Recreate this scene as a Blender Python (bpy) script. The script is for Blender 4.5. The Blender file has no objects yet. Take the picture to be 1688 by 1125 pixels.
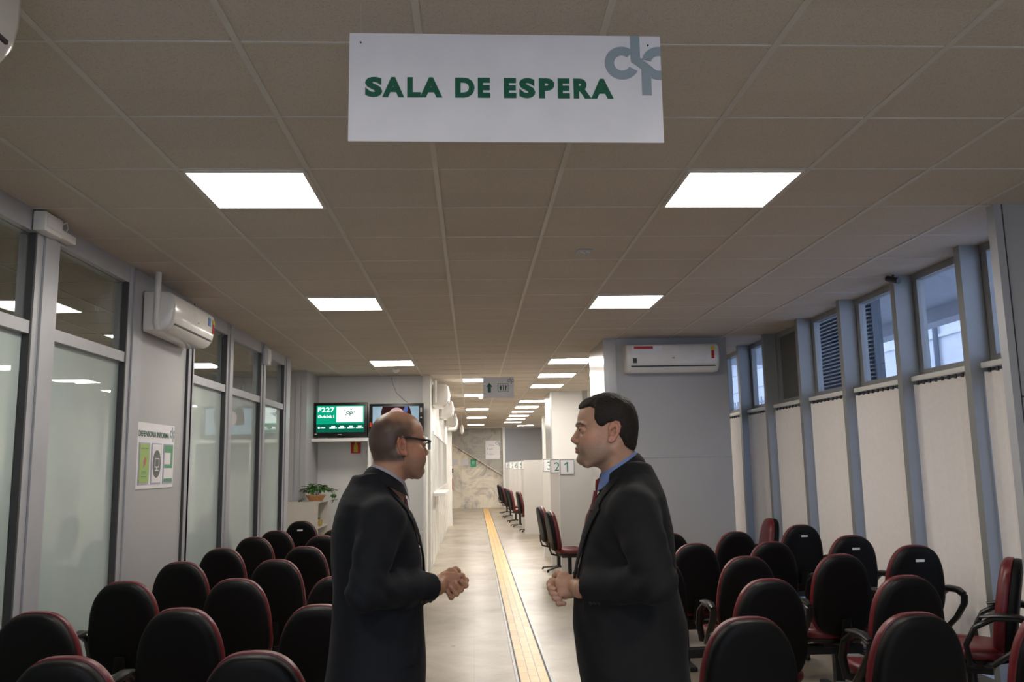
import bpy, bmesh, math, random
import numpy as np
from mathutils import Vector, Matrix
random.seed(7)
C = bpy.context.scene.collection
SC = bpy.context.scene
PI = math.pi
H = 3.055          # ceiling height

# ---------------------------------------------------------------- camera
cd = bpy.data.cameras.new('camera'); cam = bpy.data.objects.new('camera', cd); C.objects.link(cam)
cd.sensor_width = 36.0; cd.sensor_fit = 'HORIZONTAL'; cd.lens = 1388.7/1688*36; cd.clip_start = 0.05; cd.clip_end = 200
def cam_axes(p, y, r):
    f = Vector((math.sin(y)*math.cos(p), math.cos(y)*math.cos(p), math.sin(p)))
    rt = Vector((math.cos(y), -math.sin(y), 0)); up = rt.cross(f)
    return rt*math.cos(r)+up*math.sin(r), up*math.cos(r)-rt*math.sin(r), f
a_, b_, f_ = cam_axes(.1465, .0494, -.0176)
M_ = Matrix(((a_.x, b_.x, -f_.x, 0), (a_.y, b_.y, -f_.y, 0), (a_.z, b_.z, -f_.z, 1.6), (0, 0, 0, 1)))
cam.matrix_world = M_
SC.camera = cam

# ---------------------------------------------------------------- world (dusk daylight outside), exposure
w = bpy.data.worlds.new('dusk_sky'); SC.world = w; w.use_nodes = True
bg = w.node_tree.nodes['Background']; bg.inputs[0].default_value = (.54, .61, .81, 1); bg.inputs[1].default_value = .62
SC.view_settings.view_transform = 'Standard'; SC.view_settings.look = 'None'
SC.view_settings.gamma = 1; SC.view_settings.use_curve_mapping = False
EV = 2.52; SE = 2**-EV          # screens keep their look whatever the exposure
SC.view_settings.exposure = EV
PANEL_POWER = 5.0

# ---------------------------------------------------------------- helpers
def tag(o, label=None, cat=None, group=None, kind=None):
    if label: o['label'] = label
    if cat: o['category'] = cat
    if group: o['group'] = group
    if kind: o['kind'] = kind
    return o
def empty(name, loc=(0, 0, 0), rz=0):
    o = bpy.data.objects.new(name, None); C.objects.link(o); o.location = loc; o.rotation_euler = (0, 0, rz)
    o.empty_display_size = .1
    return o
def link(name, me, mat=None, parent=None, loc=None, smooth=False):
    o = bpy.data.objects.new(name, me); C.objects.link(o)
    if mat is not None:
        for m in (mat if isinstance(mat, (list, tuple)) else [mat]): me.materials.append(m)
    if parent: o.parent = parent
    if loc: o.location = loc
    if smooth: me.shade_smooth()
    return o
def copy_tree(o, parent=None):
    c = o.copy(); C.objects.link(c)
    if parent: c.parent = parent
    for ch in list(o.children): copy_tree(ch, c)
    return c
class MB:
    """collects shapes and links them as one mesh object"""
    def __init__(s): s.v = []; s.f = []; s.m = []; s.mi = 0
    def add(s, V, F):
        n = len(s.v); s.v += [tuple(p) for p in V]; s.f += [tuple(i+n for i in q) for q in F]; s.m += [s.mi]*len(F); return s
    def box(s, x0, x1, y0, y1, z0, z1, bev=0):
        if x1 < x0: x0, x1 = x1, x0
        if y1 < y0: y0, y1 = y1, y0
        if bev > 0:
            b = min(bev, (x1-x0)*.45, (y1-y0)*.45, (z1-z0)*.45)
            bm = bmesh.new(); bmesh.ops.create_cube(bm, size=1)
            for v in bm.verts: v.co = ((x0+x1)/2+v.co.x*(x1-x0), (y0+y1)/2+v.co.y*(y1-y0), (z0+z1)/2+v.co.z*(z1-z0))
            bmesh.ops.bevel(bm, geom=bm.edges[:], offset=b, segments=2, profile=.5, affect='EDGES')
            bm.verts.index_update(); s.add([v.co[:] for v in bm.verts], [[v.index for v in f.verts] for f in bm.faces]); bm.free(); return s
        V = [(x, y, z) for x in (x0, x1) for y in (y0, y1) for z in (z0, z1)]
        return s.add(V, [(0, 1, 3, 2), (4, 6, 7, 5), (0, 4, 5, 1), (2, 3, 7, 6), (0, 2, 6, 4), (1, 5, 7, 3)])
    def loft(s, rings, cap=True, closed=True):
        n = len(rings[0]); V = [p for r in rings for p in r]; F = []
        for i in range(len(rings)-1):
            for j in range(n if closed else n-1):
                k = (j+1) % n
                F.append((i*n+j, i*n+k, (i+1)*n+k, (i+1)*n+j))
        if cap:
            F.append(tuple(range(n))[::-1]); F.append(tuple((len(rings)-1)*n+j for j in range(n)))
        return s.add(V, F)
    def tube(s, pts, r, seg=10, flat=None):
        pts = [Vector(p) for p in pts]; rings = []
        rr = r if isinstance(r, (list, tuple)) else [r]*len(pts)
        up = None
        for i, p in enumerate(pts):
            t = (pts[min(i+1, len(pts)-1)]-pts[max(i-1, 0)]).normalized()
            if up is None:
                up = Vector((0, 0, 1)) if abs(t.z) < .9 else Vector((1, 0, 0))
            a = t.cross(up)
            if a.length < 1e-5: a = t.cross(Vector((0, 1, 0)))
            a.normalize(); b = a.cross(t); up = b
            fl = flat if flat else (1, 1)
            rings.append([p+a*math.cos(2*PI*j/seg)*rr[i]*fl[0]+b*math.sin(2*PI*j/seg)*rr[i]*fl[1] for j in range(seg)])
        return s.loft(rings)
    def cyl(s, c, r, h, axis='z', seg=24, r2=None):
        r2 = r if r2 is None else r2; rings = []
        for k, q in ((0, r), (1, r2)):
            ring = []
            for j in range(seg):
                u = math.cos(2*PI*j/seg)*q; v = math.sin(2*PI*j/seg)*q
                p = {'z': (u, v, k*h), 'y': (u, k*h, v), 'x': (k*h, u, v)}[axis]
                ring.append((c[0]+p[0], c[1]+p[1], c[2]+p[2]))
            rings.append(ring)
        return s.loft(rings)
    def prism(s, poly, y0, y1, plane='xz'):
        f = {'xz': lambda u, v, t: (u, t, v), 'yz': lambda u, v, t: (t, u, v), 'xy': lambda u, v, t: (u, v, t)}[plane]
        return s.loft([[f(u, v, t) for u, v in poly] for t in (y0, y1)])
    def build(s, name, mat=None, parent=None, smooth=False, loc=None, sharp=35):
        me = bpy.data.meshes.new(name); me.from_pydata(s.v, [], s.f); me.update()
        bm = bmesh.new(); bm.from_mesh(me)
        bm.faces.ensure_lookup_table()
        for i, f in enumerate(bm.faces): f.material_index = s.m[i]
        bmesh.ops.recalc_face_normals(bm, faces=bm.faces)
        if smooth:
            for f in bm.faces: f.smooth = True
            for e in bm.edges:
                if len(e.link_faces) == 2 and e.calc_face_angle(0) > math.radians(sharp): e.smooth = False
        bm.to_mesh(me); bm.free()
        return link(name, me, mat, parent, loc)

# ---------------------------------------------------------------- materials
def mat(name, col, rough=.5, metal=0, spec=.5, noise=None, bump=None, coat=0, emit=None, estr=0, sheen=0):
    m = bpy.data.materials.new(name); m.use_nodes = True; N = m.node_tree.nodes; Lk = m.node_tree.links
    p = N['Principled BSDF']; c = tuple(col)+(1,)
    p.inputs['Base Color'].default_value = c; p.inputs['Roughness'].default_value = rough
    p.inputs['Metallic'].default_value = metal; p.inputs['Specular IOR Level'].default_value = spec
    p.inputs['Coat Weight'].default_value = coat; p.inputs['Coat Roughness'].default_value = .05
    p.inputs['Sheen Weight'].default_value = sheen
    tc = N.new('ShaderNodeTexCoord')
    sc, amt = noise if noise else (6, .04)
    nz = N.new('ShaderNodeTexNoise'); nz.inputs['Scale'].default_value = sc; nz.inputs['Detail'].default_value = 4
    Lk.new(tc.outputs['Object'], nz.inputs['Vector'])
    mx = N.new('ShaderNodeMix'); mx.data_type = 'RGBA'; mx.blend_type = 'MULTIPLY'; mx.inputs[0].default_value = 1
    mr = N.new('ShaderNodeMapRange'); mr.inputs[1].default_value = .3; mr.inputs[2].default_value = .7
    mr.inputs[3].default_value = 1-amt; mr.inputs[4].default_value = 1+amt
    Lk.new(nz.outputs['Fac'], mr.inputs[0]); Lk.new(mr.outputs[0], mx.inputs[7]); mx.inputs[6].default_value = c
    Lk.new(mx.outputs[2], p.inputs['Base Color'])
    if bump:
        n2 = N.new('ShaderNodeTexNoise'); n2.inputs['Scale'].default_value = bump[0]; n2.inputs['Detail'].default_value = 5
        Lk.new(tc.outputs['Object'], n2.inputs['Vector'])
        b = N.new('ShaderNodeBump'); b.inputs['Strength'].default_value = bump[1]; b.inputs['Distance'].default_value = bump[2] if len(bump) > 2 else .002
        Lk.new(n2.outputs['Fac'], b.inputs['Height']); Lk.new(b.outputs['Normal'], p.inputs['Normal'])
    if emit:
        p.inputs['Emission Color'].default_value = tuple(emit)+(1,); p.inputs['Emission Strength'].default_value = estr
    return m
def emitm(name, col, s, screen=False):
    m = bpy.data.materials.new(name); m.use_nodes = True; N = m.node_tree.nodes; N.clear()
    e = N.new('ShaderNodeEmission'); e.inputs[0].default_value = tuple(col)+(1,); e.inputs[1].default_value = s
    o = N.new('ShaderNodeOutputMaterial'); m.node_tree.links.new(e.outputs[0], o.inputs[0]); return m
def glassm(name, tint=(1, 1, 1), ior=1.5, rough=0.0, boost=1.0):
    m = bpy.data.materials.new(name); m.use_nodes = True; N = m.node_tree.nodes; L = m.node_tree.links; N.clear()
    t = N.new('ShaderNodeBsdfTransparent'); t.inputs[0].default_value = tuple(tint)+(1,)
    g = N.new('ShaderNodeBsdfGlossy'); g.inputs['Roughness'].default_value = rough
    ge = N.new('ShaderNodeNewGeometry'); dt = N.new('ShaderNodeVectorMath'); dt.operation = 'DOT_PRODUCT'
    L.new(ge.outputs['Normal'], dt.inputs[0]); L.new(ge.outputs['Incoming'], dt.inputs[1])
    def ma(op, x, y_=None):
        q = N.new('ShaderNodeMath'); q.operation = op
        if isinstance(x, float): q.inputs[0].default_value = x
        else: L.new(x, q.inputs[0])
        if y_ is not None: q.inputs[1].default_value = y_
        q.use_clamp = True; return q
    ab = ma('ABSOLUTE', dt.outputs['Value']); iv = N.new('ShaderNodeMath'); iv.operation = 'SUBTRACT'; iv.inputs[0].default_value = 1; L.new(ab.outputs[0], iv.inputs[1])
    pw = ma('POWER', iv.outputs[0], 5.0); f = ma('MULTIPLY', pw.outputs[0], .96); f2 = ma('ADD', f.outputs[0], .04); f = f2
    mu = N.new('ShaderNodeMath'); mu.operation = 'MULTIPLY'; mu.inputs[1].default_value = boost; mu.use_clamp = True
    x = N.new('ShaderNodeMixShader'); o = N.new('ShaderNodeOutputMaterial')
    L.new(f.outputs[0], mu.inputs[0]); L.new(mu.outputs[0], x.inputs[0]); L.new(t.outputs[0], x.inputs[1]); L.new(g.outputs[0], x.inputs[2]); L.new(x.outputs[0], o.inputs[0])
    return m
def floor_material():
    m = bpy.data.materials.new('polished_terrazzo'); m.use_nodes = True; N = m.node_tree.nodes; L = m.node_tree.links
    p = N['Principled BSDF']; tc = N.new('ShaderNodeTexCoord'); p.inputs['Specular IOR Level'].default_value = .4
    n1 = N.new('ShaderNodeTexNoise'); n1.inputs['Scale'].default_value = .9; n1.inputs['Detail'].default_value = 8; n1.inputs['Roughness'].default_value = .62
    n1.inputs['Distortion'].default_value = .6
    L.new(tc.outputs['Object'], n1.inputs['Vector'])
    cr = N.new('ShaderNodeValToRGB'); e = cr.color_ramp.elements
    e[0].position = .36; e[0].color = (.235, .19, .14, 1); e[1].position = .62; e[1].color = (.40, .35, .275, 1)
    L.new(n1.outputs['Fac'], cr.inputs[0])
    n2 = N.new('ShaderNodeTexNoise'); n2.inputs['Scale'].default_value = 60; n2.inputs['Detail'].default_value = 3
    L.new(tc.outputs['Object'], n2.inputs['Vector'])
    mr = N.new('ShaderNodeMapRange'); mr.inputs[1].default_value = .3; mr.inputs[2].default_value = .7; mr.inputs[3].default_value = .9; mr.inputs[4].default_value = 1.07
    L.new(n2.outputs['Fac'], mr.inputs[0])
    mx = N.new('ShaderNodeMix'); mx.data_type = 'RGBA'; mx.blend_type = 'MULTIPLY'; mx.inputs[0].default_value = 1
    L.new(cr.outputs[0], mx.inputs[6]); L.new(mr.outputs[0], mx.inputs[7])
    br = N.new('ShaderNodeTexBrick'); br.offset = 0; br.inputs['Scale'].default_value = 1
    br.inputs['Color1'].default_value = (1, 1, 1, 1); br.inputs['Color2'].default_value = (1, 1, 1, 1); br.inputs['Mortar'].default_value = (.84, .81, .78, 1)
    br.inputs['Mortar Size'].default_value = .003; br.inputs['Brick Width'].default_value = 1.35; br.inputs['Row Height'].default_value = 1.35
    L.new(tc.outputs['Object'], br.inputs['Vector'])
    m2 = N.new('ShaderNodeMix'); m2.data_type = 'RGBA'; m2.blend_type = 'MULTIPLY'; m2.inputs[0].default_value = 1
    L.new(mx.outputs[2], m2.inputs[6]); L.new(br.outputs['Color'], m2.inputs[7]); L.new(m2.outputs[2], p.inputs['Base Color'])
    n3 = N.new('ShaderNodeTexNoise'); n3.inputs['Scale'].default_value = 3; n3.inputs['Detail'].default_value = 6
    L.new(tc.outputs['Object'], n3.inputs['Vector'])
    r3 = N.new('ShaderNodeMapRange'); r3.inputs[3].default_value = .22; r3.inputs[4].default_value = .42
    L.new(n3.outputs['Fac'], r3.inputs[0]); L.new(r3.outputs[0], p.inputs['Roughness'])
    return m
def ceiling_material():
    m = bpy.data.materials.new('mineral_fibre_tile'); m.use_nodes = True; N = m.node_tree.nodes; L = m.node_tree.links
    p = N['Principled BSDF']; tc = N.new('ShaderNodeTexCoord'); p.inputs['Roughness'].default_value = .95; p.inputs['Specular IOR Level'].default_value = .1
    n1 = N.new('ShaderNodeTexNoise'); n1.inputs['Scale'].default_value = 190; n1.inputs['Detail'].default_value = 5
    L.new(tc.outputs['Object'], n1.inputs['Vector'])
    cr = N.new('ShaderNodeValToRGB'); e = cr.color_ramp.elements
    e[0].position = .33; e[0].color = (.48, .43, .37, 1); e[1].position = .47; e[1].color = (.60, .54, .47, 1)
    L.new(n1.outputs['Fac'], cr.inputs[0])
    wn = N.new('ShaderNodeTexWhiteNoise'); wn.noise_dimensions = '2D'
    mp = N.new('ShaderNodeVectorMath'); mp.operation = 'ADD'; mp.inputs[1].default_value = (.165, 0, 0)
    sn = N.new('ShaderNodeVectorMath'); sn.operation = 'SNAP'; sn.inputs[1].default_value = (.625, .625, .625)
    L.new(tc.outputs['Object'], mp.inputs[0]); L.new(mp.outputs[0], sn.inputs[0]); L.new(sn.outputs[0], wn.inputs['Vector'])
    mr = N.new('ShaderNodeMapRange'); mr.inputs[3].default_value = .96; mr.inputs[4].default_value = 1.03
    L.new(wn.outputs['Value'], mr.inputs[0])
    mx = N.new('ShaderNodeMix'); mx.data_type = 'RGBA'; mx.blend_type = 'MULTIPLY'; mx.inputs[0].default_value = 1
    L.new(cr.outputs[0], mx.inputs[6]); L.new(mr.outputs[0], mx.inputs[7]); L.new(mx.outputs[2], p.inputs['Base Color'])
    b = N.new('ShaderNodeBump'); b.inputs['Strength'].default_value = .4; b.inputs['Distance'].default_value = .002
    L.new(n1.outputs['Fac'], b.inputs['Height']); L.new(b.outputs['Normal'], p.inputs['Normal'])
    return m
def marble_material(name, base, vein, sc=.9):
    m = bpy.data.materials.new(name); m.use_nodes = True; N = m.node_tree.nodes; L = m.node_tree.links
    p = N['Principled BSDF']; p.inputs['Roughness'].default_value = .3; tc = N.new('ShaderNodeTexCoord')
    sx = N.new('ShaderNodeSeparateXYZ'); L.new(tc.outputs['Object'], sx.inputs[0])
    cx = N.new('ShaderNodeCombineXYZ'); L.new(sx.outputs[0], cx.inputs[0]); L.new(sx.outputs[2], cx.inputs[1])
    n1 = N.new('ShaderNodeTexNoise'); n1.inputs['Scale'].default_value = sc; n1.inputs['Detail'].default_value = 10; n1.inputs['Roughness'].default_value = .7; n1.inputs['Distortion'].default_value = 1.6
    L.new(cx.outputs[0], n1.inputs['Vector'])
    cr = N.new('ShaderNodeValToRGB'); e = cr.color_ramp.elements
    e[0].position = .36; e[0].color = tuple(vein)+(1,); e[1].position = .52; e[1].color = tuple(base)+(1,)
    L.new(n1.outputs['Fac'], cr.inputs[0])
    br = N.new('ShaderNodeTexBrick'); br.offset = 0; br.inputs['Scale'].default_value = 1
    br.inputs['Color1'].default_value = (1, 1, 1, 1); br.inputs['Color2'].default_value = (.90, .92, .90, 1); br.inputs['Mortar'].default_value = (.84, .82, .79, 1)
    br.inputs['Mortar Size'].default_value = .006; br.inputs['Brick Width'].default_value = .42; br.inputs['Row Height'].default_value = .75
    L.new(cx.outputs[0], br.inputs['Vector'])
    m2 = N.new('ShaderNodeMix'); m2.data_type = 'RGBA'; m2.blend_type = 'MULTIPLY'; m2.inputs[0].default_value = 1
    L.new(cr.outputs[0], m2.inputs[6]); L.new(br.outputs['Color'], m2.inputs[7]); L.new(m2.outputs[2], p.inputs['Base Color'])
    return m
M = dict(
    floor=floor_material(), ceil=ceiling_material(),
    tbar=mat('painted_ceiling_rail', (.60, .57, .52), .5),
    alu=mat('grey_aluminium', (.42, .43, .46), .4, .15),
    alu_d=mat('dark_gasket', (.05, .05, .055), .6),
    panel=mat('grey_wall_panel', (.42, .42, .425), .42, noise=(2, .03)),
    panel_b=mat('blue_grey_wall_panel', (.43, .43, .435), .5, noise=(2, .03)),
    white=mat('white_painted_board', (.80, .79, .76), .4, noise=(2, .02)),
    wallw=mat('white_wall_panel', (.77, .765, .75), .42, noise=(1.5, .02)),
    acw=mat('white_glossy_plastic', (.78, .76, .72), .22, coat=.3),
    blk=mat('black_plastic', (.006, .006, .0065), .38),
    blkshell=mat('black_grained_plastic', (.0028, .0028, .003), .5, spec=.22, bump=(300, .15, .001)),
    red=mat('red_vinyl', (.12, .010, .014), .38, bump=(250, .1, .001)),
    steel=mat('black_painted_steel', (.02, .02, .022), .35, .4),
    signw=mat('white_sign_board', (.80, .78, .80), .35),
    green=mat('green_lettering', (.004, .105, .055), .4),
    greyb=mat('grey_blue_logo_print', (.30, .36, .40), .4),
    blind=mat('cream_blind_fabric', (.86, .81, .77), .9, noise=(30, .02)),
    post=mat('grey_post_paint', (.27, .275, .27), .4, .1),
    yel=mat('yellow_ink', (.7, .5, .04), .5),
    redp=mat('red_sticker', (.5, .02, .02), .5),
    glass=glassm('clear_glass', (.93, .96, .95)),
    wglass=glassm('window_glass', (.82, .88, .95)),
    marble=marble_material('veined_marble', (.93, .85, .72), (.48, .45, .42)),
    marbleg=marble_material('grey_marble', (.44, .415, .37), (.27, .26, .235), 1.3),
    outw=mat('outside_render', (.74, .75, .76), .9, noise=(1.2, .08)),
    canopy=mat('canopy_soffit', (.50, .52, .56), .8, noise=(.7, .06)),
    paperw=mat('white_paper', (.75, .74, .76), .6),
)
def frosted():
    m = bpy.data.materials.new('frosted_film_glass'); m.use_nodes = True; N = m.node_tree.nodes; L = m.node_tree.links
    p = N['Principled BSDF']; p.inputs['Base Color'].default_value = (.50, .56, .51, 1); p.inputs['Roughness'].default_value = .5
    p.inputs['Specular IOR Level'].default_value = .1
    p.inputs['Coat Weight'].default_value = 1.0; p.inputs['Coat Roughness'].default_value = .0; p.inputs['Coat IOR'].default_value = 1.6
    tc = N.new('ShaderNodeTexCoord'); nz = N.new('ShaderNodeTexNoise'); nz.inputs['Scale'].default_value = 1.5; nz.inputs['Detail'].default_value = 5
    L.new(tc.outputs['Object'], nz.inputs['Vector'])
    cr = N.new('ShaderNodeValToRGB'); cr.color_ramp.elements[0].position = .3; cr.color_ramp.elements[1].position = .7
    cr.color_ramp.elements[0].color = (.44, .53, .51, 1); cr.color_ramp.elements[1].color = (.53, .62, .59, 1)
    L.new(nz.outputs['Fac'], cr.inputs[0]); L.new(cr.outputs[0], p.inputs['Base Color'])
    return m
M['frost'] = frosted()

# text and logo meshes (sit in the x-z plane facing -y, origin bottom left)
def text_mesh(txt, height, bold=0.0, depth=.001, xs=1.0, align='LEFT'):
    cu = bpy.data.curves.new('lettering', 'FONT'); cu.body = txt; cu.size = height/.73; cu.extrude = depth/2; cu.offset = bold*height; cu.align_x = align
    cu.resolution_u = 4
    ob = bpy.data.objects.new('lettering', cu); C.objects.link(ob)
    dg = bpy.context.evaluated_depsgraph_get(); me = bpy.data.meshes.new_from_object(ob.evaluated_get(dg))
    bpy.data.objects.remove(ob); bpy.data.curves.remove(cu)
    for v in me.vertices: x, y, z = v.co; v.co = (x*xs, -z, y)
    me.update(); return me
def text(name, txt, height, m, parent, loc, bold=0., width=None, rz=0, align='LEFT', depth=.001):
    me = text_mesh(txt, height, bold, depth, align=align)
    if width:
        xs = [v.co.x for v in me.vertices]; k = width/(max(xs)-min(xs))
        x0 = min(xs) if align == 'LEFT' else 0
        for v in me.vertices: v.co.x = (v.co.x-x0)*k
    o = link(name, me, m, parent, loc); o.rotation_euler = (0, 0, rz); return o
def flat(name, poly, m, parent, y, t=.001, holes=None):
    """thin plate in x-z at depth y (front face y), polygon outline"""
    bm = bmesh.new(); fr = bm.faces.new([bm.verts.new((u, y, v)) for u, v in poly]); 
    r = bmesh.ops.extrude_face_region(bm, geom=[fr])
    for g in r['geom']:
        if isinstance(g, bmesh.types.BMVert): g.co.y += t
    bmesh.ops.recalc_face_normals(bm, faces=bm.faces)
    me = bpy.data.meshes.new(name); bm.to_mesh(me); bm.free()
    return link(name, me, m, parent)
def rect(x0, x1, z0, z1): return [(x0, z0), (x1, z0), (x1, z1), (x0, z1)]
def arc_band(cx, cz, r0, r1, a0, a1, n=28):
    A = [math.radians(a0+(a1-a0)*i/n) for i in range(n+1)]
    return [(cx+r1*math.cos(a), cz+r1*math.sin(a)) for a in A]+[(cx+r0*math.cos(a), cz+r0*math.sin(a)) for a in A[::-1]]
def clip_x(poly, xm):
    out = []
    for i in range(len(poly)):
        a = poly[i]; b = poly[(i+1) % len(poly)]
        if a[0] <= xm: out.append(a)
        if (a[0]-xm)*(b[0]-xm) < 0:
            t = (xm-a[0])/(b[0]-a[0]); out.append((xm, a[1]+t*(b[1]-a[1])))
    return out
def dp_logo(parent, x, z, s, m, y, xmax=1e9):
    """interlaced d and p; (x,z) = centre of the d ring, s = ring radius"""
    mb = MB(); k = lambda L: [(x+u*s, z+v*s) for u, v in L]
    P = [arc_band(x, z, s*.46, s, 48, 332), k(rect(.51, 1.05, .28, 1.67)),
         k([(.51, .60), (1.05, .34), (1.99, -.46), (2.16, -.86), (1.99, -1.0), (1.11, -.36), (.51, .10)]),
         k(rect(1.11, 1.65, -1.93, -.2)), arc_band(x+2.125*s, z, s*.46, s, -118, 165)]
    for n_, q in enumerate(P):
        q = clip_x(q, xmax)
        if len(q) > 2: mb.prism(q, y-.0003*n_, y+.001, 'xz')
    o = mb.build('logo', m, parent); return o

# ================================================================ THE SETTING
MB().box(-5.2, 3.75, -3.2, 36.2, -.12, 0).build('floor', M['floor'])['kind'] = 'structure'
c = MB().box(-5.2, 3.75, -3.2, 36.2, H, H+.12).build('ceiling', M['ceil']); c['kind'] = 'structure'
g = MB()
for j in range(-8, 7):
    x = (j-.2643)*.625
    g.box(x-.012, x+.012, -3, 34, H-.006, H)
for k in range(-11, 49):
    y = 4.0+.625*k
    g.box(-5.1, 3.7, y-.006, y+.006, H-.004, H)
g.build('trim_1', M['tbar'])['kind'] = 'structure'

# --- left glass partition (face at x=-2.41)
LX = -2.41
fr = MB()
fr.box(LX-.10, LX-.004, -3, 11.33, 2.93, H)                      # head rail
fr.box(LX-.08, LX-.005, -3, 6.25, 2.36, 2.43); fr.box(LX-.08, LX-.005, 7.29, 11.1, 2.36, 2.43)
fr.box(LX-.09, LX-.004, -3, 6.25, 0, .10); fr.box(LX-.09, LX-.004, 7.29, 11.33, 0, .10)
posts = [(2.75, 2.98), (4.69, 4.95), (5.97, 6.24), (7.28, 7.42), (8.40, 8.62), (9.77, 9.99), (10.97, 11.33)]
for p0, p1 in posts:
    mid = (p0+p1)/2
    fr.box(LX-.10, LX+.0, p0, p0+.07, .0, H-.0); fr.box(LX-.10, LX+.012, p0+.07, p1-.07, 0, H-.01); fr.box(LX-.10, LX, p1-.07, p1, 0, H)
fr.build('trim_2', M['alu'])['kind'] = 'structure'
gs = MB()
for p0, p1 in posts:
    gs.box(LX-.04, LX-.001, p0-.018, p0-.004, .1, 2.93); gs.box(LX-.04, LX+.0005, p0+.068, p0+.072, .0, 2.95)
gs.build('trim_3', M['alu_d'])['kind'] = 'structure'
bays = [(-3, 2.75), (2.98, 4.69), (4.95, 5.97), (7.42, 8.40), (8.62, 9.77), (9.99, 10.97)]
for i, (y0, y1) in enumerate(bays):
    o = MB().box(LX-.055, LX-.045, y0, y1, 2.43, 2.93).build('window_%d' % (i+1), M['glass']); o['kind'] = 'structure'
    q = MB().box(LX-.055, LX-.045, y0, y1, .10, 2.36).build('frosted_pane', M['frost'], o)
o = MB().box(LX-.09, LX-.02, 6.24, 7.28, 0, H).build('wall_left', M['panel']); o['kind'] = 'structure'
o = MB().box(-5.2, -5.1, -3, 34, 0, H).build('wall_side_room', M['wallw']); o['kind'] = 'structure'
# --- behind the partition's end: grey panelled box, then the screen wall
o = MB().box(-5.1, -2.44, 12.62, 13.75, 0, H).build('wall_corner', M['panel']); o['kind'] = 'structure'
o = MB().box(-5.1, -2.438, 12.617, 12.62, 1.62, 1.628).box(-2.52, -2.512, 12.614, 12.62, 0, H).box(-2.60, -2.54, 12.612, 12.62, 0, H).build('trim_4', M['alu']); o['kind'] = 'structure'
o = MB().box(-2.44, -.66, 13.6, 13.75, 0, H).build('wall_screens', M['wallw']); o['kind'] = 'structure'
t = MB().box(-.78, -.655, 13.5, 13.6, 0, H).box(-.80, -.65, 13.49, 13.6, 1.32, 1.40).box(-1.30, -1.16, 13.585, 13.6, 2.05, H).box(-1.31, -1.305, 13.58, 13.6, 0, 2.0)
t.box(-.80, -.65, 13.48, 13.6, .48, .60)
o = t.build('trim_5', M['white']); o['kind'] = 'structure'
# --- corridor wall with the lattice window
WX = -.655
cw = MB()
cw.box(WX-.10, WX, 13.75, 23.6, 0, 1.13).box(WX-.10, WX, 13.75, 23.6, 2.19, H).box(WX-.10, WX, 13.75, 14.2, 1.13, 2.19).box(WX-.10, WX, 21.6, 23.6, 1.13, 2.19)
for k in range(9): cw.box(WX-.0, WX+.012, 14.0+k*1.1, 14.04+k*1.1, 0, 1.1)
cw.box(WX, WX+.10, 23.3, 23.6, 0, H)
o = cw.build('wall_corridor', M['white']); o['kind'] = 'structure'
wn = MB()
for k in range(16):
    y = 14.2+k*(7.4/15); wn.box(WX-.06, WX+.015, y-.03, y+.03, 1.13, 2.19)
wn.box(WX-.06, WX+.02, 14.2, 21.6, 2.14, 2.19).box(WX-.06, WX+.02, 14.2, 21.6, 1.13, 1.18).box(WX-.05, WX-.01, 14.2, 21.6, 1.62, 1.64)
o = wn.build('window_7', M['white']); o['kind'] = 'structure'
MB().box(WX-.04, WX-.034, 14.2, 21.6, 1.13, 2.19).build('glass_pane', M['glass'], o)
o = MB().box(-5.1, WX-.10, 23.5, 23.6, 0, H).build('wall_recess', M['wallw']); o['kind'] = 'structure'
# --- far end
o = MB().box(-5.1, 1.27, 32.8, 33.0, 0, H).build('wall_far', M['marble']); o['kind'] = 'structure'
o = MB().prism([(-1.6, 2.53+.48), (-1.6, H), (1.27, H), (1.27, 1.18), (-1.5, 2.93)], 32.66, 32.8, 'xz').build('wall_stair', M['marbleg']); o['kind'] = 'structure'
o = MB().prism([(-1.5, 2.93), (1.27, 1.18), (1.27, 1.155), (-1.5, 2.905)], 32.64, 32.8, 'xz').build('trim_6', M['marble']); o['kind'] = 'structure'
o = MB().box(1.18, 1.27, 32.56, 33.2, 0, H).box(-1.6, 1.27, 32.3, 32.5, H-.03, H).build('trim_7', M['white']); o['kind'] = 'structure'
o = MB().box(1.27, 3.6, 33.9, 34.0, 0, H).build('wall_end', M['panel_b']); o['kind'] = 'structure'
# --- right: panelled box with the air conditioner, second box, wall
o = MB().box(1.60, 3.02, 9.75, 10.9, 0, H).build('wall_right_box', M['panel_b']); o['kind'] = 'structure'
o = MB().box(1.555, 1.605, 9.755, 10.95, 0, H).box(1.60, 1.70, 9.742, 9.75, 0, H).box(1.70, 3.02, 9.744, 9.75, 1.655, 1.662).box(1.64, 1.645, 9.735, 9.75, 0, H).build('trim_8', mat('brushed_trim', (.55, .55, .56), .25, .7)); o['kind'] = 'structure'
o = MB().box(1.60, 3.39, 16.8, 18.0, 0, H).build('wall_middle_box', M['wallw']); o['kind'] = 'structure'
o = MB().box(1.57, 1.60, 16.82, 18.0, 0, H).box(2.22, 2.32, 16.78, 16.8, 0, H).build('trim_9', mat('bright_trim', (.6, .6, .6), .25, .6)); o['kind'] = 'structure'
o = MB().box(2.13, 2.25, 25.4, 25.6, 0, H).build('trim_10', M['white']); o['kind'] = 'structure'
o = MB().box(3.42, 3.6, 11.6, 34, 0, H).build('wall_right_far', M['wallw']); o['kind'] = 'structure'
o = MB().box(3.42, 3.6, -3, 4.6, 0, H).build('wall_right', M['panel']); o['kind'] = 'structure'
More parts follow.
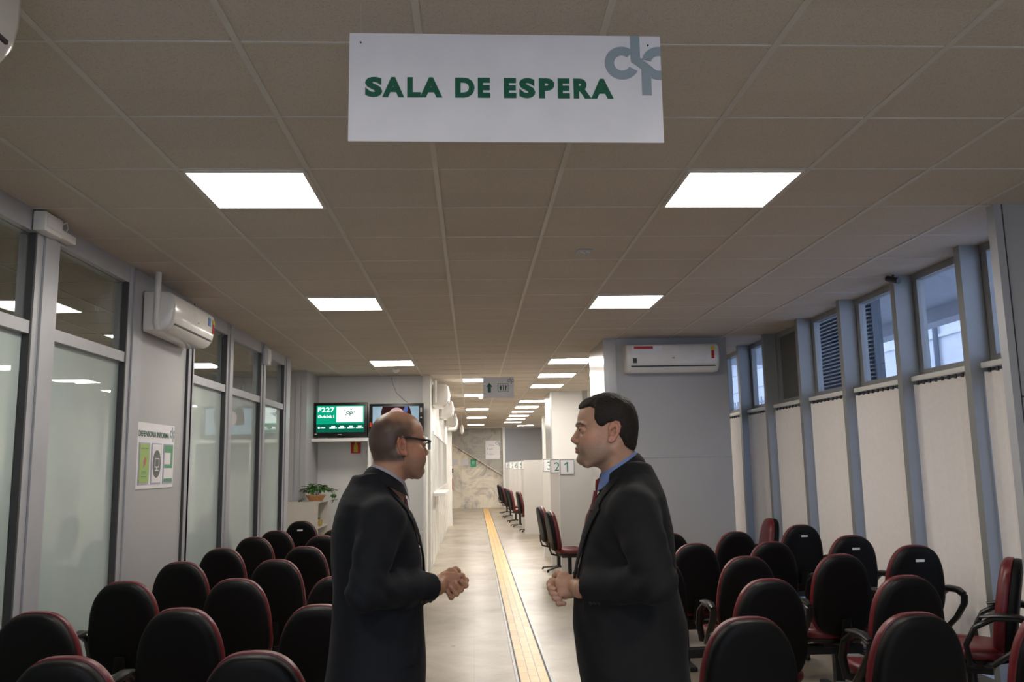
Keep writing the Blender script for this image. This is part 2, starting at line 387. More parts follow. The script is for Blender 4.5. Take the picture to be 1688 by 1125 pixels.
o = MB().box(-5.1, -1.9, -3.1, -3.0, 0, H).box(2.3, 3.6, -3.1, -3.0, 0, H).box(-1.9, 2.3, -3.1, -3.0, 2.6, H).build('wall_back', M['wallw']); o['kind'] = 'structure'
o = MB().box(-1.9, 2.3, -3.08, -3.02, 2.55, 2.6).box(-1.9, 2.3, -3.08, -3.02, 0, .05).box(-1.9, -1.84, -3.08, -3.02, 0, 2.6).box(.17, .23, -3.08, -3.02, 0, 2.6).box(2.24, 2.3, -3.08, -3.02, 0, 2.6).build('door_1', M['alu']); o['kind'] = 'structure'
MB().box(-1.84, 2.24, -3.055, -3.045, .05, 2.55).build('glass_pane', M['glass'], o)
# near grey pillar at the right edge
o = MB().box(3.075, 3.60, 4.60, 4.65, 0, H).build('wall_pillar', M['panel']); o['kind'] = 'structure'
o = MB().box(3.04, 3.085, 4.59, 4.66, 0, H).build('trim_11', M['alu']); o['kind'] = 'structure'
o = MB().box(3.088, 3.096, 4.594, 4.6, 0, H).box(3.085, 3.42, 4.594, 4.6, 1.93, 1.938).build('trim_12', M['alu_d']); o['kind'] = 'structure'

# --- right window wall
PY = [5.565, 6.485, 7.495, 8.515, 9.545, 10.485, 11.5]
pm = MB()
for y in PY:
    pm.box(3.385, 3.53, y-.035, y+.035, 0, H)
pm.build('trim_13', M['post'])['kind'] = 'structure'
wf = MB(); wf.box(3.53, 3.60, 4.65, 11.55, 3.0, H).box(3.53, 3.60, 4.65, 11.55, 2.12, 2.285).box(3.50, 3.60, 4.65, 11.55, 0, .115)
for y in PY: wf.box(3.535, 3.595, y-.10, y+.10, .1, 3.02)
wf.box(3.525, 3.6, 4.65, 4.70, 0, H)
wf.build('trim_14', M['post'])['kind'] = 'structure'
edges = [4.66]+PY
for i in range(len(edges)-1):
    y0, y1 = edges[i]+.06, edges[i+1]-.06
    if i == 4:
        o = MB().box(3.56, 3.57, y0, y1, 2.28, 3.0).build('window_%d' % (8+i), mat('dark_infill', (.12, .12, .11), .6))
    else:
        o = MB().box(3.56, 3.566, y0, y1, 2.28, 3.0).build('window_%d' % (8+i), M['wglass'])
    o['kind'] = 'structure'
    MB().box(3.56, 3.566, y0, y1, .115, 2.24).build('lower_pane', M['wglass'], o)

# --- what stands outside the windows
o = MB().box(3.75, 16, 2, 60, -.2, -.12).build('ground', mat('paving_outside', (.6, .6, .6), .9)); o['kind'] = 'structure'
o = MB().box(3.8, 9.0, 3, 24, 4.36, 4.62).box(8.6, 9.0, 3, 24, 4.1, 4.36).box(6.2, 6.45, 3, 24, 4.22, 4.36).build('canopy', M['canopy'])
tag(o, 'flat canopy soffit seen outside through the high windows', 'canopy')
bl = empty('building', (12.5, 22, -.12)); tag(bl, 'pale rendered building across the yard beyond the high windows', 'building')
MB().box(0, 3, -18, 30, 0, 5.7).box(-.06, 3, -18, 30, 4.9, 4.98).build('wall', M['outw'], bl)
MB().box(-.04, 1, -18, 30, 5.7, 8.5).build('upper_wall', mat('outside_concrete', (.58, .59, .60), .9, noise=(2, .2)), bl)
wi = MB().box(-.10, -.04, 3.0, 5.4, 4.68, 4.78).box(-.10, -.04, 3.0, 5.4, 5.9, 6.0)
for y in (3.0, 3.95, 4.7, 5.3): wi.box(-.10, -.04, y, y+.09, 4.78, 5.9)
for z in (5.05, 5.32): wi.box(-.08, -.04, 3.0, 3.95, z, z+.03)
wi = wi.build('window_frame', M['paperw'], bl); MB().box(-.065, -.055, 3.05, 5.3, 4.78, 5.9).build('pane', M['alu_d'], wi)
MB().tube([(-.1, -.3, 0), (-.1, -.3, 7.4)], .07).build('drainpipe', mat('grey_pipe', (.12, .14, .17), .5), bl)
lv = MB()
for k in range(56): lv.box(5.5, 5.60, 11.25, 14.4, 1.2+k*.056, 1.218+k*.056)
lv.box(5.62, 5.66, 11.25, 14.4, 1.1, 4.35).box(5.55, 5.66, 11.2, 11.25, -.12, 4.35).box(5.5, 5.66, 14.4, 14.45, -.12, 4.35)
tag(lv.build('louvre_screen', mat('louvre_metal', (.10, .12, .14), .5)), 'tall dark louvred screen standing outside the windows', 'louvre')
fe = MB()
for k in range(24): fe.box(6.8, 6.83, 16.0+k*.25, 16.03+k*.25, -.12, 3.1)
fe.box(6.79, 6.84, 16, 22, 2.95, 3.0).box(6.79, 6.84, 16, 22, 2.1, 2.15)
tag(fe.build('railing', mat('white_rail_paint', (.8, .8, .8), .5)), 'white upright railing outside behind the furthest windows', 'railing')

# ================================================================ ceiling lights
lm = emitm('led_diffuser', (1.0, .935, .85), PANEL_POWER); lm2 = emitm('corridor_led_diffuser', (1.0, .935, .85), PANEL_POWER*1.25)
def make_light():
    t = empty('ceiling_light')
    f = MB(); s = .305
    for a in ((-s, s, -s, -s+.022), (-s, s, s-.022, s), (-s, -s+.022, -s, s), (s-.022, s, -s, s)): f.box(a[0], a[1], a[2], a[3], -.010, 0)
    f.build('frame', M['tbar'], t)
    MB().box(-s+.02, s-.02, -s+.02, s-.02, -.008, -.003).build('diffuser', lm, t)
    return t
l0 = make_light(); first = True; l1 = None
LT = []
for k, nm in zip((0, 5, 12), ('nearest the camera', 'second from the camera', 'third from the camera, in front of the screens')):
    LT.append((-1.1025, k, 'square ceiling light of the left-hand column, '+nm))
rn = ['nearest the camera', 'second from the camera', 'third, above the dark-haired man', 'fourth from the camera', 'fifth from the camera', 'sixth from the camera', 'seventh', 'eighth', 'ninth', 'tenth', 'eleventh and last of the column']
for k, nm in zip((0, 5, 12, 15, 18, 24, 27, 30, 33, 36, 39), rn):
    LT.append((1.3975, k, 'square ceiling light of the long right-hand column, '+nm))
LT.append((1.98, 43, 'furthest ceiling light, above the grey end wall'))
for k, nm in zip((16, 21, 28, 34, 41), ('first, touching the hanging arrow sign', 'second from the arrow sign', 'third from the arrow sign', 'fourth from the arrow sign', 'last before the marble wall')):
    LT.append((.1475, k, 'square ceiling light over the corridor\'s middle, '+nm))
LT.append((-1.1025, -6, 'unseen ceiling light added behind the viewer, on the left')); LT.append((1.3975, -6, 'unseen ceiling light added behind the viewer, on the right'))  # unseen pair, added to light the big sign from the viewer's side
LT += [(-3.6025, 8, 'unseen ceiling light added in the side room to brighten the upper glass'), (-3.6025, -4, 'unseen ceiling light added in the side room, beside the viewer')]  # hidden panels, added so the upper partition panes do not go black
for x, k, lab in LT:
    o = l0 if first else copy_tree(l0); first = False
    o.location = (x, 4.0+.625*k+.3125, H-.003)
    if k >= 14:
        d_ = [q for q in o.children if q.name.startswith('diffuser')][0]
        if l1 is None: d_.data = d_.data.copy(); d_.data.materials[0] = lm2; l1 = d_.data
        d_.data = l1
    tag(o, lab, 'ceiling light', 'square LED ceiling lights')

# ================================================================ hanging signs
s = empty('hanging_sign', (-.372, 2.5, 2.598)); s.rotation_euler = (0, .004, 0)
tag(s, 'large white hanging sign reading SALA DE ESPERA in green', 'sign')
MB().box(0, .985, 0, .004, 0, .357, .0005).build('board', M['signw'], s)
def spaced_lettering(parent, glyphs, hgt, m, y, z, bold=.078):
    V = []; F = []
    for i, (ch, x0, x1) in enumerate(glyphs):
        me = text_mesh(ch, hgt, bold); xs = [v.co.x for v in me.vertices]; zs = [v.co.z for v in me.vertices]; kx = (x1-x0)/(max(xs)-min(xs)); kz = hgt/(max(zs)-min(zs)); n = len(V)
        V += [(x0+(v.co.x-min(xs))*kx, v.co.y+y-.0004*(i % 2), z+(v.co.z-min(zs))*kz) for v in me.vertices]; F += [[j+n for j in p.vertices] for p in me.polygons]
        bpy.data.meshes.remove(me)
    me = bpy.data.meshes.new('lettering'); me.from_pydata(V, [], F); me.update(); return link('lettering', me, m, parent)
M_LH = .0665
GX = [('S', 125, 210), ('A', 210, 318), ('L', 333, 400), ('A', 396, 507), ('D', 570, 667), ('E', 683, 745), ('E', 813, 875), ('S', 889, 970), ('P', 988, 1066), ('E', 1083, 1143), ('R', 1162, 1252), ('A', 1250, 1363)]
spaced_lettering(s, [(g_, (p-45)*.985/1565, (q-45)*.985/1565) for g_, p, q in GX], M_LH, M['green'], -.0012, .144)
dp_logo(s, .860, .264, .0555, M['greyb'], -.0018, xmax=.985)
for x in (.035, .945):
    MB().cyl((x, -.002, .325), .003, .006, 'y', 10).build('eyelet', M['steel'], s)
    MB().tube([(x, .002, .325), (x, .002, .455)], .0005, 5).build('thread', M['tbar'], s)

s = empty('hanging_sign', (.152, 11.0, 2.475)); tag(s, 'small white hanging sign with a green arrow and toilet symbols', 'sign')
MB().box(0, .405, 0, .004, 0, .275, .0005).build('board', M['signw'], s)
flat('arrow', [(.062, .07), (.105, .07), (.105, .145), (.125, .145), (.084, .20), (.043, .145), (.062, .145)], M['green'], s, -.0015)
tb = MB()
for a in (rect(.195, .335, .078, .083), rect(.195, .335, .182, .187), rect(.195, .200, .078, .187), rect(.330, .335, .078, .187), rect(.261, .269, .096, .170)): tb.prism(a, -.0015, 0)
for cx, wm in ((.232, 1), (.298, 0)):
    tb.prism(arc_band(cx, .163, 0, .0065, 0, 359, 12)[:13], -.0015, 0)
    tb.prism([(cx-.004, .094), (cx+.004, .094), (cx+(.013 if wm else .007), .125), (cx+(.012 if wm else .013), .153), (cx-(.012 if wm else .013), .153), (cx-(.013 if wm else .007), .125)], -.0015, 0)
tb.build('toilet_symbol', M['green'], s)
dp_logo(s, .342, .222, .022, M['greyb'], -.0018, xmax=.405)
for x in (.02, .385): MB().tube([(x, .002, .26), (x, .002, .577)], .001, 5).build('thread', M['paperw'], s)

# ================================================================ air conditioners
def make_ac(wd=.95, hh=.30, dp=.215, stickers=True, pipe=False):
    t = empty('air_conditioner')
    prof = [(0, 0), (0, hh), (dp*.62, hh), (dp*.84, hh*.97), (dp*.96, hh*.88), (dp, hh*.70), (dp*.99, hh*.42), (dp*.93, hh*.20), (dp*.80, hh*.06), (dp*.62, 0)]
    rings = []
    for x, k in ((-wd/2, .93), (-wd/2+.012, .985), (-wd/2+.03, 1), (wd/2-.03, 1), (wd/2-.012, .985), (wd/2, .93)):
        rings.append([(x, -u*k, hh/2+(v-hh/2)*k) for u, v in prof])
    MB().loft(rings).build('body', M['acw'], t, smooth=True, sharp=50)
    fl = [(dp*.915, hh*.165), (dp*.80, hh*.05), (dp*.62, -.004), (dp*.62, .006), (dp*.78, hh*.075), (dp*.89, hh*.18)]
    MB().loft([[(x, -u-.003, v) for u, v in fl] for x in (-wd/2+.05, wd/2-.05)]).build('louvre_flap', M['acw'], t, smooth=True)
    MB().box(-wd/2+.05, wd/2-.05, -dp*.955, -dp*.85, hh*.175, hh*.215).build('outlet_slot', M['alu_d'], t)
    MB().box(-wd/2+.012, wd/2-.012, -dp*.5, -dp*.499, hh*.99, hh*1.003).build('seam', M['alu'], t)
    return t
ac = make_ac(1.08, .33, .235); ac.location = (2.325, 9.75, 2.635)
tag(ac, 'white split air conditioner with a red energy sticker above the grey-blue panel wall', 'air conditioner')
st = MB().box(-.475, -.125, -.243, -.236, .215, .296); st.build('information_label', M['paperw'], ac)
MB().box(-.455, -.235, -.2445, -.243, .262, .292).build('red_band', M['redp'], ac)
MB().box(-.47, -.425, -.243, -.236, .10, .155).build('small_label', M['alu_d'], ac)
en = MB(); en.mi = 0; en.cyl((.46, -.243, .265), .026, .006, 'y', 20); en.mi = 1; en.prism(rect(.445, .477, .145, .24), -.243, -.237)
en.build('energy_seal', [M['yel'], M['redp']], ac)
text('logo', 'LG', .016, M['alu_d'], ac, (.0, -.238, .15), bold=.05, align='CENTER')
ac = make_ac(.98, .30, .225); ac.location = (LX+.012, 6.70, 2.62); ac.rotation_euler = (0, 0, PI/2)
tag(ac, 'white split air conditioner with a white pipe on the left partition, above the notice board', 'air conditioner')
MB().tube([(-.475, -.10, .02), (-.50, -.10, .06), (-.50, -.10, .435)], .024, 12).build('pipe', M['acw'], ac, smooth=True)
MB().box(.30, .36, -.229, -.224, .17, .235).build('label', mat('blue_label', (.08, .2, .45), .4), ac)
en = MB(); en.mi = 0; en.cyl((.43, -.232, .215), .02, .006, 'y', 16); en.mi = 1; en.prism(rect(.415, .445, .12, .20), -.231, -.226); en.build('energy_seal', [M['yel'], M['redp']], ac)
text('logo', 'LG', .013, M['alu_d'], ac, (.05, -.2275, .14), bold=.05, align='CENTER')
for i, (y, z, lab) in enumerate(((14.45, 2.60, 'nearest of the white air conditioners along the corridor wall, with a white pipe'), (17.6, 2.575, 'second white air conditioner along the corridor wall'), (20.9, 2.56, 'third white air conditioner along the corridor wall'), (23.0, 2.55, 'furthest white air conditioner along the corridor wall'))):
    ac = make_ac(.86, .36, .27) if i == 0 else copy_tree(ac0)
    if i == 0: ac0 = ac
    ac.location = (WX+.013, y, z); ac.rotation_euler = (0, 0, PI/2)
    tag(ac, lab, 'air conditioner', 'air conditioners on the corridor wall')
    if i == 0: MB().tube([(-.44, -.05, .05), (-.47, -.05, .10), (-.47, -.05, .42)], .022, 10).build('pipe', M['acw'], ac, smooth=True)
# one more at the left edge beside the camera, on a column
MB().box(-1.75, -1.49, 1.2, 2.45, 0, H).build('wall_column', M['panel'])['kind'] = 'structure'
ac = make_ac(.94, .30, .215); ac.location = (-1.488, 1.85, 2.735); ac.rotation_euler = (0, 0, PI/2)
tag(ac, 'white rounded appliance cut off by the top left edge of the photo', 'air conditioner')

# ================================================================ small fittings
def emergency(loc, rz, lab):
    t = empty('emergency_light', loc, rz); tag(t, lab, 'emergency light')
    MB().box(-.10, .10, -.07, 0, -.055, .055, .008).build('housing', M['white'], t, smooth=True)
    MB().box(-.085, .085, -.075, -.07, -.03, .03, .002).build('face_plate', M['signw'], t)
    return t
e = emergency((LX+.002, 4.72, 2.985), PI/2, 'white emergency light box at the top of the first full post of the left partition')
MB().box(.10, .30, -.055, 0, -.04, .01, .006).build('battery_case', M['white'], e, smooth=True)
MB().tube([(.10, -.06, .03), (.14, -.07, .055), (.18, -.06, .03), (.17, -.05, .0)], .004, 6).build('cable', M['paperw'], e)
emergency((LX+.002, 9.88, 2.90), PI/2, 'small white box at the top of the partition post beyond the air conditioner').scale = (.7, .9, 1.7)
t = empty('security_camera', (3.38, 6.44, 2.99)); tag(t, 'small dark security camera at the top of a window post', 'camera')
MB().tube([(0, 0, .065), (-.02, -.03, .03)], .008, 8).build('bracket', M['steel'], t)
MB().tube([(-.05, -.0, .035), (-.02, -.12, -.01)], .024, 12).build('body', M['steel'], t, smooth=True)
t = empty('ceiling_junction', (.79, 5.64, H-.004)); tag(t, 'small open cable box set in the ceiling right of the centre', 'junction box')
bb = MB().box(-.05, .05, -.07, .07, -.004, .002); bb.build('plate', M['alu'], t)
q = MB()
for k in range(5): q.cyl((-.03+.015*k, -.03+.017*(k % 3), -.010), .006, .008, 'z', 8)
q.build('contacts', M['paperw'], t)
for loc, lab in (((-1.13, 12.66, H), 'round white smoke detector on the ceiling above the screens'), ((.20, 17.9, H), 'round white smoke detector above the corridor')):
    t = empty('smoke_detector', (loc[0], loc[1], H-.004)); tag(t, lab, 'smoke detector')
    MB().cyl((0, 0, -.04), .05, .04, 'z', 24, .06).build('body', M['acw'], t, smooth=True); MB().cyl((0, 0, -.05), .025, .012, 'z', 16, .03).build('sensor', M['white'], t)
t = empty('hanging_lamp', (-.28, 24.0, H)); tag(t, 'small white pendant bulb hanging beside the corridor lights', 'lamp')
MB().tube([(0, 0, 0), (0, 0, -.35)], .006, 6).build('cord', M['paperw'], t); MB().tube([(0, 0, -.30), (0, 0, -.36), (0, 0, -.50), (0, 0, -.56)], [.02, .05, .06, .02], 12).build('bulb', M['acw'], t, smooth=True)

# notice board on the partition
t = empty('notice_board', (LX-.018, 6.255, 1.475), PI/2); tag(t, 'white notice board headed DEFENSORIA INFORMA with three leaflets', 'notice board')
MB().box(0, .775, -.006, 0, 0, .487).build('board', M['signw'], t)
text('lettering', 'DEFENSORIA INFORMA', .042, M['green'], t, (.03, -.0075, .385), bold=.03, width=.62)
dp_logo(t, .70, .42, .032, M['greyb'], -.0078, xmax=.775)
lg = mat('lime_leaflet', (.36, .52, .16), .5); gd = mat('green_leaflet', (.10, .32, .17), .5); gr = mat('dark_grey_print', (.12, .13, .12), .5); pk = mat('pink_print', (.55, .15, .15), .5)
for i, x in enumerate((.045, .29, .54)):
    h = empty('leaflet_holder'); h.parent = t; h.location = (x, 0, .03)
    MB().box(0, .205, -.010, -.006, 0, .31).build('tray', mat('lilac_clear_tray', (.45, .44, .6), .2), h)
    if i == 0:
        MB().box(.012, .193, -.013, -.010, .012, .30).build('leaflet', lg, h)
        flat('leaf_picture', [(.09, .12), (.12, .15), (.14, .19), (.11, .20), (.085, .17)], pk, h, -.0142)
        mb = MB()
        for z, w_ in ((.262, .13), (.09, .08), (.075, .1), (.055, .1)): mb.prism(rect(.1-w_/2, .1+w_/2, z, z+.006), -.0142, -.013)
        mb.build('print', gd, h)
    elif i == 1:
        MB().box(.012, .193, -.013, -.010, .012, .30).build('leaflet', M['signw'], h)
        flat('oval', [(.102+.082*math.cos(a), .152+.105*math.sin(a)) for a in [2*PI*k/28 for k in range(28)]], gr, h, -.0142)
        mb = MB()
        for q in (rect(.058, .146, .125, .195), rect(.09, .115, .105, .125), rect(.065, .14, .10, .108)): mb.prism(q, -.0155, -.0142)
        mb.build('screen_picture', M['paperw'], h); flat('screen_glass', rect(.068, .136, .133, .187), gr, h, -.0165)
    else:
        MB().box(.012, .193, -.013, -.010, .012, .30).build('leaflet', M['signw'], h)
        mb = MB().prism(rect(.012, .193, .24, .30), -.0142, -.013).prism(rect(.012, .193, .012, .04), -.0142, -.013).prism(rect(.012, .193, .12, .15), -.0142, -.013).prism(rect(.150, .193, .15, .24), -.0142, -.013)
        mb.build('print', gd, h)

# ================================================================ shelf, screens, cabinet, plant
t = empty('wall_shelf', (-2.44, 13.6, 0)); tag(t, 'white shelf on the wall carrying the two screens', 'shelf')
MB().box(0, 1.745, -.56, -.005, 2.005, 2.055, .003).build('board', M['white'], t)
for x in (.855, 1.70): MB().box(x, x+.045, -.56, -.005, 0, 2.004).build('side_panel', M['white'], t)
MB().box(.90, 1.70, -.03, -.006, 0, 2.004).build('back_panel', M['wallw'], t)
cg = emitm('screen_green', (.004, .40, .22), 1.0*SE); cdk = emitm('screen_dark_green', (.004, .12, .07), 1.0*SE); cw_ = emitm('screen_white', (.85, 1.0, .95), 1.4*SE)
def make_tv(wd, hh):
    t = empty('television')
    b = MB().box(-wd/2, wd/2, -.05, .03, 0, hh, .008); b.build('casing', M['blk'], t, smooth=True)
    return t
tv = make_tv(.83, .525); tv.location = (-2.03, 13.24, 2.085)
tag(tv, 'left television showing ticket F227 on a green background', 'television')
MB().box(-.18, .18, -.09, .09, -.028, -.012).box(-.05, .05, -.02, .03, -.016, .02).build('stand', M['blk'], tv)
sc = MB().box(-.365, .365, -.053, -.049, .065, .478).build('screen', cg, tv)
flat('lower_band', rect(-.365, .365, .065, .195), cdk, sc, -.0545)
flat('picture_panel', rect(-.06, .348, .222, .462), cw_, sc, -.0545)
text('ticket_number', 'F227', .072, cw_, sc, (-.345, -.0550, .382), bold=.02, width=.255)
text('counter_text', 'Guichê:1', .042, cw_, sc, (-.345, -.0550, .292), bold=.035, width=.25)
dgm = mat('screen_dark_print', (.02, .16, .12), .6)
dp_logo(sc, .115, .365, .024, dgm, -.0556)
for cx, cz, r in ((.07, .40, .010), (.165, .415, .009), (.215, .375, .011), (.085, .335, .010), (.20, .34, .006)): flat('dot', [(cx+r*math.cos(a), cz+r*math.sin(a)) for a in [2*PI*k/12 for k in range(12)]], dgm, sc, -.0556)
mb = MB()
for x in (-.165, -.03, .105, .24): mb.prism(rect(x+.03, x+.088, .147, .166), -.0558, -.0545).prism(rect(x+.002, x+.09, .126, .140), -.0558, -.0545).prism(rect(x+.10, x+.112, .126, .140), -.0558, -.0545)
mb.prism([(-.345, .137), (-.325, .118), (-.305, .137), (-.325, .156)], -.0558, -.0545).prism(rect(-.295, -.23, .133, .142), -.0558, -.0545)
mb.build('ticket_list', cw_, sc)
MB().box(-.04, .02, -.0515, -.049, .028, .036).box(-.39, -.355, -.0515, -.049, .03, .048).build('logo', M['tbar'], tv)
tv = make_tv(.845, .50); tv.location = (-1.165, 13.26, 2.085)
tag(tv, 'right television behind the bald man showing a face', 'television')
MB().box(-.18, .18, -.09, .09, -.028, -.012).box(-.05, .05, -.02, .03, -.016, .02).build('stand', M['blk'], tv)
def pic_mat():
    m = bpy.data.materials.new('broadcast_picture'); m.use_nodes = True; N = m.node_tree.nodes; L = m.node_tree.links; N.clear()
    tc = N.new('ShaderNodeTexCoord'); n = N.new('ShaderNodeTexNoise'); n.inputs['Scale'].default_value = 4
    cr = N.new('ShaderNodeValToRGB'); cr.color_ramp.elements[0].color = (.14, .24, .32, 1); cr.color_ramp.elements[1].color = (.42, .55, .62, 1)
    e = N.new('ShaderNodeEmission'); e.inputs[1].default_value = 1.1*SE; o = N.new('ShaderNodeOutputMaterial')
    L.new(tc.outputs['Object'], n.inputs['Vector']); L.new(n.outputs['Fac'], cr.inputs[0]); L.new(cr.outputs[0], e.inputs[0]); L.new(e.outputs[0], o.inputs[0]); return m
sc = MB().box(-.37, .345, -.053, -.049, .055, .455).build('screen', pic_mat(), tv)
flat('hair_picture', [(-.24, .20), (-.24, .38), (-.215, .454), (.19, .454), (.21, .42), (.23, .33), (.20, .2)], emitm('picture_hair', (.035, .012, .012), SE), sc, -.0545)
flat('face_picture', [(.0+.13*math.cos(a), .30+.135*math.sin(a)) for a in [2*PI*k/28 for k in range(28)]], emitm('picture_skin', (.62, .42, .40), SE), sc, -.0555)
flat('hand_picture', [(.10, .39), (.13, .454), (.18, .454), (.17, .38), (.14, .33)], emitm('picture_blue', (.10, .14, .35), SE), sc, -.0562)
MB().box(.365, .392, -.0525, -.049, .36, .43).build('label', M['tbar'], tv); MB().box(.367, .39, -.0525, -.049, .27, .29).build('label', M['tbar'], tv); MB().box(-.22, .22, -.03, .0, .5, .512).build('top_strip', M['white'], tv)
MB().box(-.415, -.385, -.0525, -.049, .14, .21).build('red_sticker', emitm('glowing_sticker_red', (.5, .05, .03), SE), tv)  # the sticker's material emits its red, it is no lamp
t = MB().tube([(-1.28, 13.59, H-.01), (-1.27, 13.585, 2.95), (-1.20, 13.57, 2.78), (-1.06, 13.5, 2.65), (-.98, 13.3, 2.59)], .006, 6).build('cable', M['alu'])
tag(t, 'thin grey cable hanging from the ceiling to the right television', 'cable')
t = empty('fire_extinguisher_sign', (-1.92, 13.585, 1.83)); tag(t, 'red square fire extinguisher sign under the shelf', 'sign')
MB().box(0, .155, 0, .004, 0, .205).build('board', M['redp'], t)
flat('extinguisher_symbol', [(.045, .02), (.11, .02), (.11, .12), (.095, .15), (.088, .18), (.07, .18), (.062, .15), (.045, .12)], M['yel'], t, -.0015)

t = empty('cabinet', (-2.63, 12.28, 0)); tag(t, 'low off-white cabinet with open shelves facing the aisle, under the plant', 'cabinet')
wm = mat('off_white_laminate', (.60, .57, .50), .45)
MB().box(0, .45, 0, .86, 1.11, 1.135, .002).build('top', wm, t)
MB().box(0, .44, 0, .02, 0, 1.11).build('end_panel', wm, t); MB().box(0, .44, .84, .86, 0, 1.11).build('end_panel', wm, t)
MB().box(0, .02, .02, .84, 0, 1.11).build('back_panel', wm, t)
for z in (.05, .40, .75): MB().box(.02, .43, .02, .84, z, z+.02).build('shelf', wm, t)
for i, (dx, dy, dz, wx, col, lab) in enumerate(((.12, .25, .77, .14, (.35, .12, .1), 'reddish box on the cabinet\'s upper shelf'), (.20, .45, .77, .16, (.62, .45, .15), 'yellow packet on the cabinet\'s upper shelf'), (.15, .62, .77, .1, (.1, .1, .1), 'dark box at the far end of the cabinet\'s upper shelf'))):
    o = MB().box(-2.63+dx, -2.63+dx+.2, 12.28+dy, 12.28+dy+wx, dz, dz+.07+.02*i, .004).build('box', mat('carton_%s' % ('red', 'yellow', 'dark')[i], col, .6)); tag(o, lab, 'box')
t = empty('potted_plant', (-2.26, 12.50, 1.135)); tag(t, 'leafy trailing plant in a terracotta bowl on the cabinet', 'plant')
MB().cyl((0, 0, 0), .09, .075, 'z', 28, .135).cyl((0, 0, .075), .142, .015, 'z', 28).build('pot', mat('terracotta_cane', (.55, .27, .12), .6, noise=(40, .3)), t, smooth=True)
lfm = mat('variegated_leaf', (.055, .16, .03), .4, noise=(9, .75)); lf = MB(); stm = MB()
rnd = random.Random(4)
def leaf(mb, base, d, L, W):
    d = d.normalized(); sd = d.cross(Vector((0, 0, 1))); sd = sd.normalized() if sd.length > .01 else Vector((1, 0, 0)); up = sd.cross(d)
    P = [base, base+d*L*.3+sd*W*.45+up*.004, base+d*L*.6+sd*W*.4, base+d*L-up*L*.15, base+d*L*.6-sd*W*.4, base+d*L*.3-sd*W*.45+up*.004, base+d*L*.45-up*.006]
    P2 = [p-up*.0015 for p in P]
    mb.add(P+P2, [(0, 1, 6), (1, 2, 6), (2, 3, 6), (3, 4, 6), (4, 5, 6), (5, 0, 6), (7, 13, 8), (8, 13, 9), (9, 13, 10), (10, 13, 11), (11, 13, 12), (12, 13, 7)])
for i in range(150):
    a = rnd.uniform(0, 2*PI); r = rnd.uniform(.02, .21); hgt = .10+.14*math.sqrt(max(0, 1-(r/.23)**2))*rnd.uniform(.5, 1.05)
    b = Vector((math.cos(a)*r, math.sin(a)*r*.8, hgt)); d = Vector((math.cos(a), math.sin(a), rnd.uniform(-.7, .5)))
    leaf(lf, b, d, rnd.uniform(.05, .085), rnd.uniform(.03, .05))
    if i % 6 == 0: stm.tube([(b.x*.2, b.y*.2, .07), (b.x*.7, b.y*.7, hgt*.9), tuple(b)], .002, 5)
for vine in (((.18, -.05, .15), (.26, -.08, .10), (.28, -.08, .02)), ((.16, .05, .18), (.25, .05, .16), (.27, .03, .08)), ((-.15, -.1, .10), (-.17, -.15, .04), (-.16, -.17, .02))):
    stm.tube(vine, .0025, 5)
    for p in vine[1:]:
        for k in range(3): leaf(lf, Vector(p), Vector((rnd.uniform(-1, 1), rnd.uniform(-1, .3), rnd.uniform(-.8, .2))), .07, .045)
tag(lf.build('foliage', lfm, t), kind='stuff'); stm.build('stem', lfm, t)

# ================================================================ blinds
hr = M['white']
for i in range(len(edges)-1):
    y0, y1 = edges[i]+.062, edges[i+1]-.045
    if i == 0: y0 = 4.74
    if i == 1: y0 += .04
    if i == 2: y0 += .03
    t = empty('vertical_blind', (3.50, y0, 0))
    nm = ['beside the grey pillar at the right edge', 'in the widest full bay of the window wall', 'third from the right edge', 'under the window showing the dark louvres\' edge', 'under the dark blanked window', 'sixth from the right edge', 'furthest, beside the panelled box'][i]
    tag(t, 'cream vertical blind, '+nm, 'blind', 'vertical blinds on the window wall')
    MB().box(-.045, .015, -.01, y1-y0+.01, 2.195, 2.235, .006).build('headrail', hr, t, smooth=True)
    n = int(round((y1-y0)/.088)); sl = MB(); cl = MB(); wd = (y1-y0)/n
    for k in range(n):
        yc = (k+.5)*wd; a = math.radians(17+rnd.uniform(-3, 3)); dx = math.sin(a)*wd*.56; dy = math.cos(a)*wd*.54; sh = rnd.uniform(-.004, .004)
        if (i == 0 and k == n//2) or (i == 4 and k == n//2): dy *= .9
        ring = lambda z, q=0: [(-.015+dx+sh*q, yc-dy, z), (-.006-.006+sh*q, yc, z), (-.015-dx+sh*q, yc+dy, z), (-.013-dx+sh*q, yc+dy, z), (-.004-.006+sh*q, yc, z), (-.013+dx+sh*q, yc-dy, z)]
        sl.loft([ring(.18, 1.5), ring(1.0, 1), ring(2.17)]); cl.box(-.022, -.012, yc-.01, yc+.01, 2.165, 2.197)
    n_ = len(sl.f); sl.add(cl.v, cl.f); sl.m = [0]*n_+[1]*len(cl.f); sl.build('slats', [M['blind'], M['alu_d']], t)

